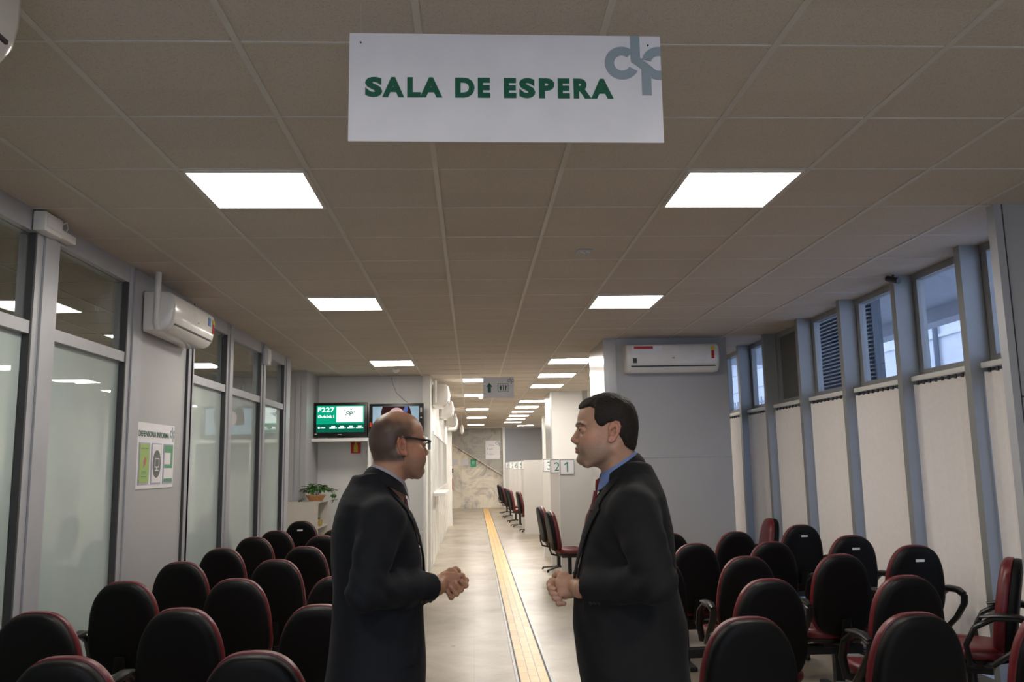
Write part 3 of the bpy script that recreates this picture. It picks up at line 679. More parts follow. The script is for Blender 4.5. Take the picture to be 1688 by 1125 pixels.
# ================================================================ booths
bp = mat('booth_laminate', (.62, .60, .57), .5, noise=(3, .02)); num = 1
def booth(x0, x1, y, z, n, lab, plaque=True):
    t = empty('booth_partition', (x0, y, 0)); tag(t, lab, 'partition', 'partitions of the counter booths')
    MB().box(0, x1-x0, 0, .035, 0, z, .002).build('panel', bp, t); MB().box(-.004, .0, -.003, .038, 0, z).build('edge_strip', M['white'], t)
    if plaque:
        p = MB().box(.006, .216, -.008, 0, z-.222, z-.008).build('number_plaque', M['steel'] if 0 else mat('grey_plaque_rim', (.12, .14, .14), .4), t)
        MB().box(.014, .208, -.010, -.008, z-.214, z-.016).build('plaque_face', M['signw'], p)
        tn = mat('teal_number', (.01, .22, .16), .4)
        if n == '1': z0 = z-.187; flat('number', [(.105, z0), (.125, z0), (.125, z0+.145), (.110, z0+.145), (.072, z0+.118), (.072, z0+.098), (.105, z0+.120)], tn, p, -.0112)
        else: text('number', n, .145, tn, p, (.111, -.0112, z-.187), bold=.0, align='CENTER')
booth(1.275, 2.75, 12.40, 1.675, '1', 'grey booth partition with the plaque numbered 1')
booth(1.262, 2.75, 13.75, 1.685, '2', 'white booth partition with the plaque numbered 2, behind partition 1')
booth(1.252, 2.75, 15.05, 1.70, '3', 'white booth partition with the plaque numbered 3, before the wide blank one')
booth(1.22, 2.75, 20.05, 1.71, '', 'wide blank white booth partition in the middle of the row', False)
booth(1.245, 2.75, 21.5, 1.71, '4', 'booth partition just behind the wide blank one')
booth(1.232, 2.75, 23.1, 1.71, '5', 'booth partition second behind the wide blank one')
booth(1.215, 2.75, 25.6, 1.71, '6', 'booth partition with the plaque numbered 6')
booth(1.20, 2.75, 27.6, 1.71, '7', 'booth partition beyond the one numbered 6')
booth(1.18, 2.75, 30.2, 1.71, '8', 'furthest booth partition, nearest the marble wall')

# ================================================================ chairs
def outline(W, Hh, n=48, et=2.75, eb=3.6, taper=.07):
    P = []
    for i in range(n):
        a = 2*PI*i/n; c_, s_ = math.cos(a), math.sin(a); e = et if s_ > 0 else eb
        x = W/2*math.copysign(abs(c_)**(2/e), c_); z = Hh/2*math.copysign(abs(s_)**(2/e), s_)
        v = z/(Hh/2)
        x *= 1-taper*max(0, -v-.2)-.12*max(0, v+.35)
        P.append((x, z))
    return P
def back_part(W, Hh, layers, tilt=.16, curve=.18):
    """layers: (scale-inset, y) - lofted cushion standing in x-z; returns MB"""
    O = outline(W, Hh); rings = []
    for ins, y in layers:
        r = []
        for x, z in O:
            k = 1-ins/(W/2); kz = 1-ins/(Hh/2)
            xx, zz = x*k, z*kz
            yy = y+curve*xx*xx-.25*zz*zz*0 - math.sin(tilt)*(zz) + .05*math.sin((zz/Hh+.5)*PI)*0
            r.append((xx, yy, zz*math.cos(tilt)))
        rings.append(r)
    return MB().loft(rings)
def make_chair(kind='beam'):
    t = empty('waiting_chair')
    zc = .70; hz = .535; W = .405
    bs = back_part(W, hz, [(.045, -.046), (.018, -.044), (.004, -.034), (0, -.018), (0, .002), (.010, .006)]).build('back_shell', M['blkshell'], t, smooth=True, loc=(0, -.02, zc), sharp=60)
    back_part(W+.012, hz+.012, [(.012, .004), (0, .010), (-.002, .038), (.006, .056), (.03, .070), (.07, .075)]).build('back_cushion', M['red'], t, smooth=True, loc=(0, -.02, zc), sharp=60)
    # seat
    S = []
    for i in range(44):
        a = 2*PI*i/44; c_, s_ = math.cos(a), math.sin(a); e = 3.2
        S.append((.235*math.copysign(abs(c_)**(2/e), c_), .225*math.copysign(abs(s_)**(2/e), s_)))
    def seat(layers):
        return MB().loft([[(x*(1-i_/.235), y*(1-i_/.225), z-.25*max(0, y-.12)) for x, y in S] for i_, z in layers])
    seat([(.02, .405), (.004, .412), (0, .425), (0, .445), (.010, .462), (.04, .472), (.10, .474)]).build('seat_cushion', M['red'], t, smooth=True, loc=(0, .245, 0), sharp=60)
    seat([(.10, .365), (.04, .372), (.015, .39), (.010, .406)]).build('seat_pan', M['blk'], t, smooth=True, loc=(0, .245, 0), sharp=60)
    MB().tube([(0, .20, .365), (0, .06, .37), (0, -.03, .39), (0, -.055, .46), (0, -.062, .55)], [.04, .04, .035, .03, .024], 10, (1.3, .35)).build('back_bracket', M['blkshell'], t, smooth=True)
    return t
def add_arm(t, side, name='armrest'):
    x = side*.265
    mb = MB(); pts = [(x*.72, .19, .385), (x, .20, .40), (x+side*.012, .21, .50), (x+side*.012, .16, .60), (x+side*.008, .06, .655), (x+side*.006, -.06, .66), (x+side*.006, -.13, .635), (x+side*.008, -.12, .585), (x+side*.01, -.02, .48), (x, .08, .40), (x*.72, .12, .385)]
    mb.tube(pts, [.02]*11, 10, (.8, 1.25)); mb.tube([(x+side*.008, .13, .66), (x+side*.008, .05, .672), (x+side*.006, -.06, .674), (x+side*.006, -.13, .655)], [.018, .028, .028, .018], 10, (1.0, .5))
    return mb.build(name, M['blk'], t, smooth=True)
def star_base(t, swivel=True):
    mb = MB().cyl((0, .22, .10), .028, .26, 'z', 14).cyl((0, .22, .10), .045, .08, 'z', 14)
    for k in range(5):
        a = 2*PI*k/5+.3; mb.tube([(0.03*math.cos(a), .22+.03*math.sin(a), .12), (.28*math.cos(a), .22+.28*math.sin(a), .065)], [.022, .014], 8)
    mb.build('star_base', M['blk'], t, smooth=True)
    for k in range(5):
        a = 2*PI*k/5+.3; MB().cyl((.28*math.cos(a)-.012, .22+.28*math.sin(a), .028), .027, .024, 'x', 12).build('castor', M['blk'], t)
    MB().box(-.09, .09, .10, .34, .345, .37, .006).build('seat_plate', M['blk'], t)
def add_tag(t):
    MB().box(-.03, .03, -.122, -.118, .862, .879).build('inventory_tag', M['paperw'], t).location = (0, .0245, .04)
mount = MB().box(-.09, .09, .13, .33, .33, .372, .005)
base = make_chair(); mp_ = mount.build('mounting_plate', M['steel'], base)
arm_l = copy_tree(base); add_arm(arm_l, -1)
arm_r = copy_tree(base); add_arm(arm_r, 1)
arm_b = copy_tree(base); add_arm(arm_b, -1); add_arm(arm_b, 1)
sw = make_chair(); add_arm(sw, -1); add_arm(sw, 1)
for ch in sw.children: ch.location.z += .04
star_base(sw); MB().box(-.09, .09, .10, .34, .365, .41, .006).build('lift_plate', M['blk'], sw)
swt = copy_tree(sw); add_tag(swt)
for o_ in (arm_r,):
    for ch in list(o_.children): bpy.data.objects.remove(ch)
    bpy.data.objects.remove(o_)
used = set()
def place(proto, x, y, rz, lab, grp, dz=0):
    o = proto if proto.name not in used else copy_tree(proto)
    used.add(proto.name); o.location = (x, y, dz); o.rotation_euler = (0, 0, rz); o.name = 'waiting_chair'
    tag(o, lab, 'chair', grp); return o
# the top of a back sits .055 towards the camera from the chair's origin
DY = .10
GL = 'black-backed red chairs left of the aisle'; GR = 'black-backed red chairs right of the aisle'
rowsL = [
 (3.06, [(-1.42, 'front row, nearer the glass partition'), (-.77, 'front row, nearer the bald man')], 'a'),
 (4.06, [(-2.01, 'second row, against the glass partition'), (-1.36, 'middle of the second row'), (-.72, 'second row, touching the bald man\'s back')], 'a'),
 (5.10, [(-2.03, 'third row, against the partition'), (-1.39, 'middle of the third row'), (-.80, 'third row, partly hidden by the bald man')], 'a'),
 (6.12, [(-2.05, 'against the grey panel below the notice board'), (-1.39, 'middle of the fourth row'), (-.78, 'fourth row, a sliver beside the bald man\'s back')], 'a'),
 (7.10, [(-2.05, 'fifth row beside the partition'), (-1.38, 'fifth row on the aisle side')], 'a'),
 (8.20, [(-2.07, 'sixth row beside the partition'), (-1.43, 'sixth row on the aisle side')], 'a'),
 (9.02, [(-2.05, 'seventh row beside the partition'), (-1.42, 'last row, mostly hidden behind the sixth row')], 'a')]
for y, cs, _ in rowsL:
    for i, (x, lab) in enumerate(cs):
        pr_ = arm_l if (i == 0 or i == 1) else (arm_b if y > 5 else arm_l)
        place(pr_, x, y+DY, rnd.uniform(-.02, .02), 'black-backed chair left of the aisle, '+lab, GL)
rowsR = [
 (3.46, [(1.12, 'front row, nearest the dark-haired man'), (1.82, 'front row, middle'), (2.43, 'front row, cut by the photo\'s edge')]),
 (4.55, [(.92, 'second row, mostly behind the man'), (1.59, 'second row, its red seat showing at the left'), (2.35, 'second row, nearest the blinds')]),
 (5.65, [(1.22, 'third row, half hidden by the man'), (1.83, 'third row, middle, with its seat showing'), (2.47, 'third row, nearest the blinds')]),
 (6.63, [(1.74, 'fourth row, on the aisle side'), (2.35, 'fourth row, nearer the blinds')]),
 (7.64, [(1.77, 'last row, against the man\'s shoulder'), (2.38, 'last row, nearer the blinds')])]
for y, cs in rowsR:
    for i, (x, lab) in enumerate(cs):
        place(base if (y < 4 and i != 1) else arm_l, x, y+DY, rnd.uniform(-.02, .02)+.02, 'black-backed chair right of the aisle, '+lab, GR)
# swivel chairs along the blinds and one before the cabinet
GS = 'swivel chairs with a white tag on the back'
place(swt, 3.03, 7.86, .06, 'black swivel chair with a white tag, furthest along the blinds', GS)
place(swt, 2.97, 6.68, .06, 'black swivel chair with a white tag, second along the blinds', GS)
place(swt, 3.03, 5.84, .04, 'black swivel chair with a white tag, nearest along the blinds', GS)
place(swt, -1.96, 9.98, .0, 'black swivel chair with a white tag in front of the cabinet', GS)
place(sw, 3.05, 8.80, 1.5, 'swivel chair turned sideways showing its red backrest by the blinds', None)
place(sw, 3.14, 4.99, .95, 'swivel chair turned sideways at the right edge, red seat facing the aisle', None)
place(sw, -1.42, 13.0, -2.6, 'dark swivel chair behind the bald man beside the white wall post', None, .0).location = (-1.12, 12.45, 0)
# booth chairs face the counters: no arms, flat crossed base
bch = make_chair(); bch.name = 'counter_chair'
MB().cyl((0, .22, .06), .028, .30, 'z', 14).build('column', M['blk'], bch, smooth=True); MB().box(-.09, .09, .10, .34, .345, .37, .006).build('seat_plate', M['blk'], bch)
for k in range(4):
    a = PI/4+PI/2*k; MB().tube([(0, .22, .075), (.29*math.cos(a), .22+.29*math.sin(a), .045), (.30*math.cos(a), .22+.30*math.sin(a), .012)], [.024, .018, .016], 8, (1.2, .7)).build('base_bar', M['blk'], bch, smooth=True)
def place_b(x, y, rz, lab):
    o = bch if 'bch' not in used else copy_tree(bch); used.add('bch'); o.location = (x, y, 0); o.rotation_euler = (0, 0, rz); tag(o, lab, 'chair', 'chairs along the counter booths')
BC = [(1.10, 11.75, 'nearest chair at the counter booths, in front of partition 1'), (1.08, 13.05, 'second chair at the counter booths, behind the nearest one'), (1.16, 20.75, 'chair just behind the wide blank booth partition'), (1.02, 22.4, 'fourth booth chair down the corridor'), (1.0, 24.2, 'fifth booth chair down the corridor'), (.95, 26.4, 'sixth booth chair down the corridor'), (.93, 28.6, 'furthest booth chair, before the marble wall')]
for x, y, lab in BC: place_b(x, y, -PI/2+.1, 'armless red chair, '+lab)
# beams that carry the fixed chairs
def beam(x0, x1, y, lab):
    t = empty('seat_beam', (x0, y, 0)); tag(t, lab, 'bench beam', 'steel beams under the waiting chairs')
    MB().box(-.22, x1-x0+.22, .20, .28, .272, .332, .004).build('beam', M['steel'], t)
    for x in (-.05, x1-x0+.05):
        q = MB(); q.box(x-.03, x+.03, .21, .27, .03, .27, .003); q.box(x-.03, x+.03, -.02, .52, .0, .035, .006); q.build('leg', M['steel'], t)
nth = ['front', 'second', 'third', 'fourth', 'fifth', 'sixth', 'seventh']
for (y, cs, _), n in zip(rowsL, nth): beam(cs[0][0], cs[-1][0], y+DY, 'black steel beam under the %s row of chairs left of the aisle' % n)
for (y, cs), n in zip(rowsR, nth): beam(cs[0][0], cs[-1][0], y+DY, 'black steel beam under the %s row of chairs right of the aisle' % n)

# ================================================================ tactile path, ledges, far notices
def tactile():
    m = bpy.data.materials.new('yellow_tactile_tile'); m.use_nodes = True; N = m.node_tree.nodes; L = m.node_tree.links
    p = N['Principled BSDF']; p.inputs['Roughness'].default_value = .33; tc = N.new('ShaderNodeTexCoord')
    br = N.new('ShaderNodeTexBrick'); br.offset = .5; br.inputs['Scale'].default_value = 1
    br.inputs['Color1'].default_value = (.70, .38, .07, 1); br.inputs['Color2'].default_value = (.78, .46, .12, 1); br.inputs['Mortar'].default_value = (.30, .17, .06, 1)
    br.inputs['Mortar Size'].default_value = .004; br.inputs['Brick Width'].default_value = .21; br.inputs['Row Height'].default_value = .0715
    sx = N.new('ShaderNodeSeparateXYZ'); cx = N.new('ShaderNodeCombineXYZ')
    L.new(tc.outputs['Object'], sx.inputs[0]); L.new(sx.outputs[1], cx.inputs[0]); L.new(sx.outputs[0], cx.inputs[1])
    L.new(cx.outputs[0], br.inputs['Vector']); L.new(br.outputs['Color'], p.inputs['Base Color'])
    b = N.new('ShaderNodeBump'); b.inputs['Strength'].default_value = .6; b.inputs['Distance'].default_value = .003; b.invert = True
    L.new(br.outputs['Fac'], b.inputs['Height']); L.new(b.outputs['Normal'], p.inputs['Normal'])
    return m
t = empty('tactile_path', (.335, 0, 0)); t.rotation_euler = (0, 0, -.0016); tag(t, 'yellow tactile guiding path running down the aisle between metal strips', 'tactile paving')
TM = tactile()
MB().box(.0, .2145, -3, 32.2, 0.0005, .006).build('tiles', TM, t)
MB().box(.2145, .86, 31.3, 31.55, .0005, .006).build('branch_tiles', TM, t)
sm = mat('worn_metal_strip', (.30, .30, .30), .35, .6, noise=(25, .35))
MB().box(-.032, -.012, -3, 32.2, .0005, .007).build('edge_strip', sm, t); MB().box(-.012, 0, -3, 32.2, .0005, .003).box(.2145, .228, -3, 31.3, .0005, .003).build('joint', M['alu_d'], t)
MB().box(.228, .250, -3, 31.3, .0005, .007).build('edge_strip', sm, t)
t = MB().box(WX+.013, WX+.22, 14.12, 16.2, 1.12, 1.17, .004).build('counter_ledge', M['white']); tag(t, 'white ledge below the lattice window of the corridor', 'ledge')
s = empty('wall_notice', (.52, 32.64, 1.85)); tag(s, 'white rectangular notice with a grey logo high on the grey marble', 'notice')
MB().box(0, .55, 0, .012, 0, .70).build('board', M['signw'], s); dp_logo(s, .44, .60, .06, M['greyb'], -.003, xmax=.55)
mb = MB()
for z, x0, x1 in ((.55, .13, .26), (.51, .13, .36), (.38, .13, .3), (.36, .13, .26), (.19, .13, .27), (.16, .13, .33)): mb.prism(rect(x0, x1, z, z+.012), -.003, 0)
for z in (.36, .17): mb.prism([(.06, z), (.09, z), (.09, z+.05), (.075, z+.07), (.06, z+.05)], -.003, 0)
mb.build('print', M['alu'], s)
s = empty('wall_notice', (-.06, 32.79, 1.56)); tag(s, 'green paper notice on the light marble wall', 'notice')
MB().box(0, .22, -.004, 0, 0, .30).build('sheet', mat('green_paper', (.04, .40, .20), .5), s)
flat('print', [(.11+.06*math.cos(a), .17+.07*math.sin(a)) for a in [2*PI*k/16 for k in range(16)]], mat('pale_green_print', (.3, .6, .45), .5), s, -.006)
for x, w_, lab in ((-.42, .28, 'white paper notice left of the green one'), (-.76, .22, 'white paper notice furthest left on the marble wall')):
    tag(MB().box(x, x+w_, 32.785, 32.795, 1.65, 1.85).build('paper_notice', M['paperw']), lab, 'notice')
t = empty('fire_extinguisher', (-.80, 32.3, .72)); tag(t, 'red fire extinguisher hanging at the far end of the corridor', 'fire extinguisher')
MB().tube([(0, 0, 0), (0, 0, .03), (0, 0, .40), (0, 0, .46)], [.05, .07, .07, .03], 14).build('cylinder', M['redp'], t, smooth=True)
MB().box(-.03, .03, -.04, .04, .46, .52, .005).build('valve', M['steel'], t); MB().box(-.09, .09, -.02, .02, .62, .80, .01).build('gauge_box', M['steel'], t)
MB().box(-.03, .03, .0, .48, .48, .50).build('bracket', M['steel'], t)

# ================================================================ people: signed-distance sculpting on a rectilinear grid
class Field:
    def __init__(s, X, Y, Z):
        s.X = np.array(X, np.float32); s.Y = np.array(Y, np.float32); s.Z = np.array(Z, np.float32)
        s.F = np.full((len(X), len(Y), len(Z)), .2, np.float32)
    def _sl(s, lo, hi):
        r = []
        for A, a, b in ((s.X, lo[0], hi[0]), (s.Y, lo[1], hi[1]), (s.Z, lo[2], hi[2])):
            i = max(0, int(np.searchsorted(A, a))-1); j = min(len(A), int(np.searchsorted(A, b))+1); r.append(slice(i, j))
        return tuple(r)
    def op(s, fn, lo, hi, k=.0, mode='add'):
        sl = s._sl(lo, hi); sub = s.F[sl]
        if sub.size == 0: return
        x = s.X[sl[0]][:, None, None]; y = s.Y[sl[1]][None, :, None]; z = s.Z[sl[2]][None, None, :]
        d = fn(x, y, z)
        if mode == 'add':
            if k > 0:
                h = np.maximum(k-np.abs(sub-d), 0)/k; s.F[sl] = np.minimum(sub, d)-h*h*k*.25
            else: s.F[sl] = np.minimum(sub, d)
        elif mode == 'sub':
            d = -d
            if k > 0:
                h = np.maximum(k-np.abs(sub-d), 0)/k; s.F[sl] = np.maximum(sub, d)+h*h*k*.25
            else: s.F[sl] = np.maximum(sub, d)
        elif mode == 'and': s.F[sl] = np.maximum(sub, d)
        elif mode == 'disp': s.F[sl] = sub+d
    def cap(s, a, b, ra, rb=None, k=.01, mode='add'):
        rb = ra if rb is None else rb; a = np.array(a, float); b = np.array(b, float); m = max(ra, rb)+k+.01
        lo = np.minimum(a, b)-m; hi = np.maximum(a, b)+m; ab = b-a; L2 = max(float(ab@ab), 1e-9)
        def fn(x, y, z):
            t = np.clip(((x-a[0])*ab[0]+(y-a[1])*ab[1]+(z-a[2])*ab[2])/L2, 0, 1)
            return np.sqrt((x-a[0]-t*ab[0])**2+(y-a[1]-t*ab[1])**2+(z-a[2]-t*ab[2])**2)-(ra+(rb-ra)*t)
        s.op(fn, lo, hi, k, mode)
    def ell(s, c, r, k=.01, mode='add', R=None):
        c = np.array(c, float); r = np.array(r, float); m = max(r)+k+.01
        def fn(x, y, z):
            u, v, w_ = x-c[0], y-c[1], z-c[2]
            if R is not None: u, v, w_ = (R[0][0]*u+R[0][1]*v+R[0][2]*w_, R[1][0]*u+R[1][1]*v+R[1][2]*w_, R[2][0]*u+R[2][1]*v+R[2][2]*w_)
            q = np.sqrt((u/r[0])**2+(v/r[1])**2+(w_/r[2])**2); g = np.sqrt((u/r[0]**2)**2+(v/r[1]**2)**2+(w_/r[2]**2)**2)
            return q*(q-1)/np.maximum(g, 1e-6)
        s.op(fn, c-m, c+m, k, mode)
    def chain(s, pts, rs, k=.004):
        for i in range(len(pts)-1): s.cap(pts[i], pts[i+1], rs[i], rs[i+1], k)
    def mesh(s):
        F = s.F; ins = F < 0; nx, ny, nz = F.shape
        acc = np.zeros((nx-1, ny-1, nz-1, 3), np.float32); cnt = np.zeros((nx-1, ny-1, nz-1), np.int16)
        ax = (s.X, s.Y, s.Z); quads = []
        cross = []
        for a in range(3):
            A = [slice(None)]*3; B = [slice(None)]*3; A[a] = slice(0, -1); B[a] = slice(1, None)
            ch = ins[tuple(A)] != ins[tuple(B)]; idx = np.argwhere(ch)
            i0 = idx.copy(); i1 = idx.copy(); i1[:, a] += 1
            f0 = F[i0[:, 0], i0[:, 1], i0[:, 2]]; f1 = F[i1[:, 0], i1[:, 1], i1[:, 2]]; t = f0/(f0-f1)
            P = np.stack([ax[q][idx[:, q]] for q in range(3)], 1); P[:, a] += t*(ax[a][i1[:, a]]-ax[a][i0[:, a]])
            o = [q for q in range(3) if q != a]
            for du in (0, 1):
                for dv in (0, 1):
                    ci = idx.copy(); ci[:, o[0]] -= du; ci[:, o[1]] -= dv
                    ok = (ci >= 0).all(1) & (ci[:, 0] < nx-1) & (ci[:, 1] < ny-1) & (ci[:, 2] < nz-1)
                    np.add.at(acc, tuple(ci[ok].T), P[ok]); np.add.at(cnt, tuple(ci[ok].T), 1)
            cross.append((a, o, idx, f0 < 0))
        used_ = cnt > 0; vid = np.full(cnt.shape, -1, np.int64); vid[used_] = np.arange(used_.sum())
        V = (acc[used_]/cnt[used_][:, None])
        Q = []
        for a, o, idx, neg in cross:
            ok = (idx[:, o[0]] > 0) & (idx[:, o[1]] > 0) & (idx[:, o[0]] < cnt.shape[o[0]]) & (idx[:, o[1]] < cnt.shape[o[1]])
            idx = idx[ok]; neg = neg[ok]; q = []
            for du, dv in ((0, 0), (1, 0), (1, 1), (0, 1)):
                ci = idx.copy(); ci[:, o[0]] -= du; ci[:, o[1]] -= dv; q.append(vid[ci[:, 0], ci[:, 1], ci[:, 2]])
            q = np.stack(q, 1); flip = neg if a != 1 else ~neg
            q[flip] = q[flip][:, ::-1]; Q.append(q)
        return V, np.concatenate(Q)
def np_mesh(name, V, Q, mat_, parent, smooth_iter=0, col=None):
    if smooth_iter:
        E = np.concatenate([Q[:, [0, 1]], Q[:, [1, 2]], Q[:, [2, 3]], Q[:, [3, 0]]])
        for it in range(smooth_iter):
            S = np.zeros_like(V); n = np.zeros(len(V)); np.add.at(S, E[:, 0], V[E[:, 1]]); np.add.at(S, E[:, 1], V[E[:, 0]])
            np.add.at(n, E[:, 0], 1); np.add.at(n, E[:, 1], 1); V = V+.5*(S/np.maximum(n, 1)[:, None]-V)
    me = bpy.data.meshes.new(name); me.from_pydata(V.tolist(), [], Q.tolist()); me.update()
    if col is not None:
        at_ = me.color_attributes.new('Col', 'FLOAT_COLOR', 'POINT'); c4 = np.concatenate([col, np.ones((len(V), 1))], 1).astype(np.float32)
        at_.data.foreach_set('color', c4.ravel())
    bm = bmesh.new(); bm.from_mesh(me); bmesh.ops.recalc_face_normals(bm, faces=bm.faces); bm.to_mesh(me); bm.free()
    return link(name, me, mat_, parent, smooth=True)
def axis(lo, hi, fine, coarse, bands):
    out = [lo]; x = lo
    while x < hi:
        st = coarse
        for a, b in bands:
            if a <= x < b: st = fine; break
            if x < a: st = min(st, max(a-x, fine))
        x += st; out.append(x)
    return np.array(out)
def poly_sd(P, x, z):
    """signed distance (positive inside) to polygon P on 2-D arrays"""
    P = np.array(P, float); d = np.full(np.broadcast(x, z).shape, 1e9); inside = np.zeros(d.shape, bool)
    for i in range(len(P)):
        a = P[i]; b = P[(i+1) % len(P)]; e = b-a; L2 = e@e
        t = np.clip(((x-a[0])*e[0]+(z-a[1])*e[1])/max(L2, 1e-12), 0, 1)
        d = np.minimum(d, (x-a[0]-t*e[0])**2+(z-a[1]-t*e[1])**2)
        c_ = ((a[1] > z) != (b[1] > z)) & (x < (b[0]-a[0])*(z-a[1])/((b[1]-a[1]) if b[1] != a[1] else 1e-12)+a[0])
        inside ^= c_
    d = np.sqrt(d); return np.where(inside, d, -d)
def smooth_poly(P, n=3):
    for _ in range(n):
        Q = []
        for i in range(len(P)):
            a = P[i]; b = P[(i+1) % len(P)]; Q.append((.75*a[0]+.25*b[0], .75*a[1]+.25*b[1])); Q.append((.25*a[0]+.75*b[0], .25*a[1]+.75*b[1]))
        P = Q
    return P
mm = .001
FACE = [(-30, -112), (5, -112), (30, -108), (55, -108), (76, -107), (92, -101), (102, -94), (107, -85), (106, -76), (104, -68), (106, -61), (106, -50), (108, -40), (105, -28), (103, -10), (100, 2), (101, 14), (105, 24), (107, 32), (105, 48), (100, 68), (88, 90), (65, 110), (35, 121), (0, 124), (-35, 115), (-65, 93), (-82, 62), (-88, 30), (-86, 0), (-76, -28), (-60, -48), (-55, -70), (-50, -100)]
HAIRP = [(103, 78), (104, 86), (88, 106), (50, 123), (15, 131), (-15, 130), (-45, 120), (-72, 96), (-87, 62), (-92, 25), (-88, -10), (-81, -40), (-76, -62), (-60, -58), (-31, -40), (-21, -15), (-17, 22), (8, 31), (27, 18), (33, 14), (47, 20), (58, 50), (57, 80), (80, 78)]
def head_frame(H_, yaw, pitch=0):
    cy, sy = math.cos(yaw), math.sin(yaw); cp, sp = math.cos(pitch), math.sin(pitch)
    Xa = np.array([cy*cp, sy*cp, sp]); Ya = np.array([-sy, cy, 0]); Za = np.cross(Xa, Ya)
    return np.array(H_, float), Xa, Ya, Za
def to_local(fr_, x, y, z):
    o, Xa, Ya, Za = fr_; x = x-o[0]; y = y-o[1]; z = z-o[2]
    return x*Xa[0]+y*Xa[1]+z*Xa[2], x*Ya[0]+y*Ya[1]+z*Ya[2], x*Za[0]+y*Za[1]+z*Za[2]
def inflate(polyg, Wf, D, fr_, dz=0):
    P = smooth_poly([(a*mm, b*mm) for a, b in polyg], 2)
    # lookup table of the 2-D distance
    gx = np.arange(-.14, .16, .0015); gz = np.arange(-.18, .17, .0015); T = poly_sd(P, gx[:, None], gz[None, :])
    def fn(x, y, z):
        u, v, w_ = to_local(fr_, x, y, z)
        iu = np.clip((u+.14)/.0015, 0, len(gx)-1.01); iw = np.clip((w_+.18)/.0015, 0, len(gz)-1.01)
        i = iu.astype(int); j = iw.astype(int); fu = iu-i; fw = iw-j
        d = T[i, j]*(1-fu)*(1-fw)+T[i+1, j]*fu*(1-fw)+T[i, j+1]*(1-fu)*fw+T[i+1, j+1]*fu*fw
        W = Wf(u, w_)
        q = np.sqrt((v/W)**2+np.maximum(1-d/D, 0)**2)
        return (q-1)*min(D, .07)*.9
    return fn
def hl(fr_, u, v, w_):
    o, Xa, Ya, Za = fr_; return o+Xa*u*mm+Ya*v*mm+Za*w_*mm
def skullW(u, w_):
    # half width of the head: widest above the ears, narrower jaw and forehead
    a = np.interp(w_, [-.115, -.09, -.05, 0, .05, .09, .13], [.050, .056, .064, .071, .077, .076, .070])
    b = np.interp(u, [-.09, -.03, .03, .08, .11], [1.0, 1.02, .985, .90, .84])
    return a*b
def build_head(F, fr_, jaw=1.0):
    o = fr_[0]; F.op(inflate(FACE, skullW, .066, fr_), o-.17, o+.17, .012)
    P = lambda u, v, w_: hl(fr_, u, v, w_)
    # neck
    F.cap(P(-12, 0, -45), P(-34, 0, -165), .055, .060, .02)
    F.cap(P(-34, 0, -165), P(-40, 0, -200), .060, .075, .02)
    for s_ in (-1, 1):
        F.cap(P(-15, s_*56, -30), P(10, s_*22, -165), .013, .011, .02)          # neck muscle
        F.cap(P(8, s_*60, -52), P(78, s_*26, -96), .011, .014, .020)            # jaw line
        F.ell(P(66, s_*50, -14), (.020, .014, .014), .022)                      # cheekbone
        F.ell(P(70, s_*38, -45), (.026, .018, .026), .03)
        F.ell(P(99, s_*31, 10), (.017, .017, .012), .012, 'sub')                # eye socket
        F.cap(P(103, s_*12, 25), P(88, s_*46, 27), .0075, .006, .010)           # brow ridge
        F.ell(P(88, s_*31, 9), (.0135, .0135, .0125), .003)                     # lids over the ball
        F.chain([P(98, s_*19, 9), P(100.5, s_*26, 14), P(99.5, s_*34, 14.5), P(93, s_*44, 9)], [.0026, .0031, .0031, .0026], .003)
        F.chain([P(98, s_*19, 8), P(99.3, s_*26, 3), P(98.3, s_*34, 2.5), P(93, s_*44, 8)], [.0023]*4, .003)
        F.ell(P(110, s_*11.5, -25), (.010, .0075, .0075), .006)                 # nostril wing
        F.ell(P(112, s_*6.5, -32), (.005, .0028, .0025), .002, 'sub')
        F.cap(P(101, s_*16, -36), P(88, s_*34, -68), .0018, .001, .004, 'sub')
        F.cap(P(110, s_*3, -48.5), P(101, s_*24, -53), .0048, .0022, .005)      # lips
        F.cap(P(109, s_*2, -59.5), P(101, s_*21, -55.5), .0055, .0025, .005)
        F.cap(P(114, 0, -54), P(103, s_*25, -54.5), .0011, .0011, .0015, 'sub')
    F.cap(P(103, 0, 9), P(117, 0, -17), .0065, .0088, .008); F.ell(P(118, 0, -21), (.0098, .0105, .0085), .007)
    F.cap(P(115, 0, -27), P(107, 0, -36), .0045, .004, .006)
    F.ell(P(97, 0, -84), (.013, .018, .013), .014)
    F.cap(P(112, 0, -70), P(108, 6, -71), .003, .003, .008, 'sub')
    # ears
    for s_ in (-1, 1):
        def E(u, w_, out=0):
            uu = u*.95-w_*.18
            return P(uu-2, s_*(73.5+max(0, -uu)*.42+out), w_)
        hx = [(13, 4), (15, 16), (10, 27), (0, 32), (-11, 28), (-17, 16), (-16, 0), (-11, -12), (-4, -24), (4, -30), (10, -27), (12, -20)]
        F.chain([E(a, b, 3) for a, b in hx], [.0034, .0036, .0036, .0037, .0038, .0038, .0036, .0038, .0048, .005, .0048, .004], .003)
        for a, b in zip(hx[:-1], hx[1:]):
            F.cap(E((a[0]+b[0])*.3, (a[1]+b[1])*.3, 0), E((a[0]+b[0])*.46, (a[1]+b[1])*.46, 1.0), .0052, .004, .003)
        F.chain([E(6, 22, 2), E(-5, 20, 3), E(-9, 8, 3.5), E(-6, -8, 3.5), E(0, -17, 3)], [.0022, .0026, .0028, .0028, .0028], .003)
        F.ell(E(3, -2, 4.5), (.0085, .008, .011), .003, 'sub')
        F.cap(E(12, -1, 2), E(12, -8, 2), .0034, .0034, .003)
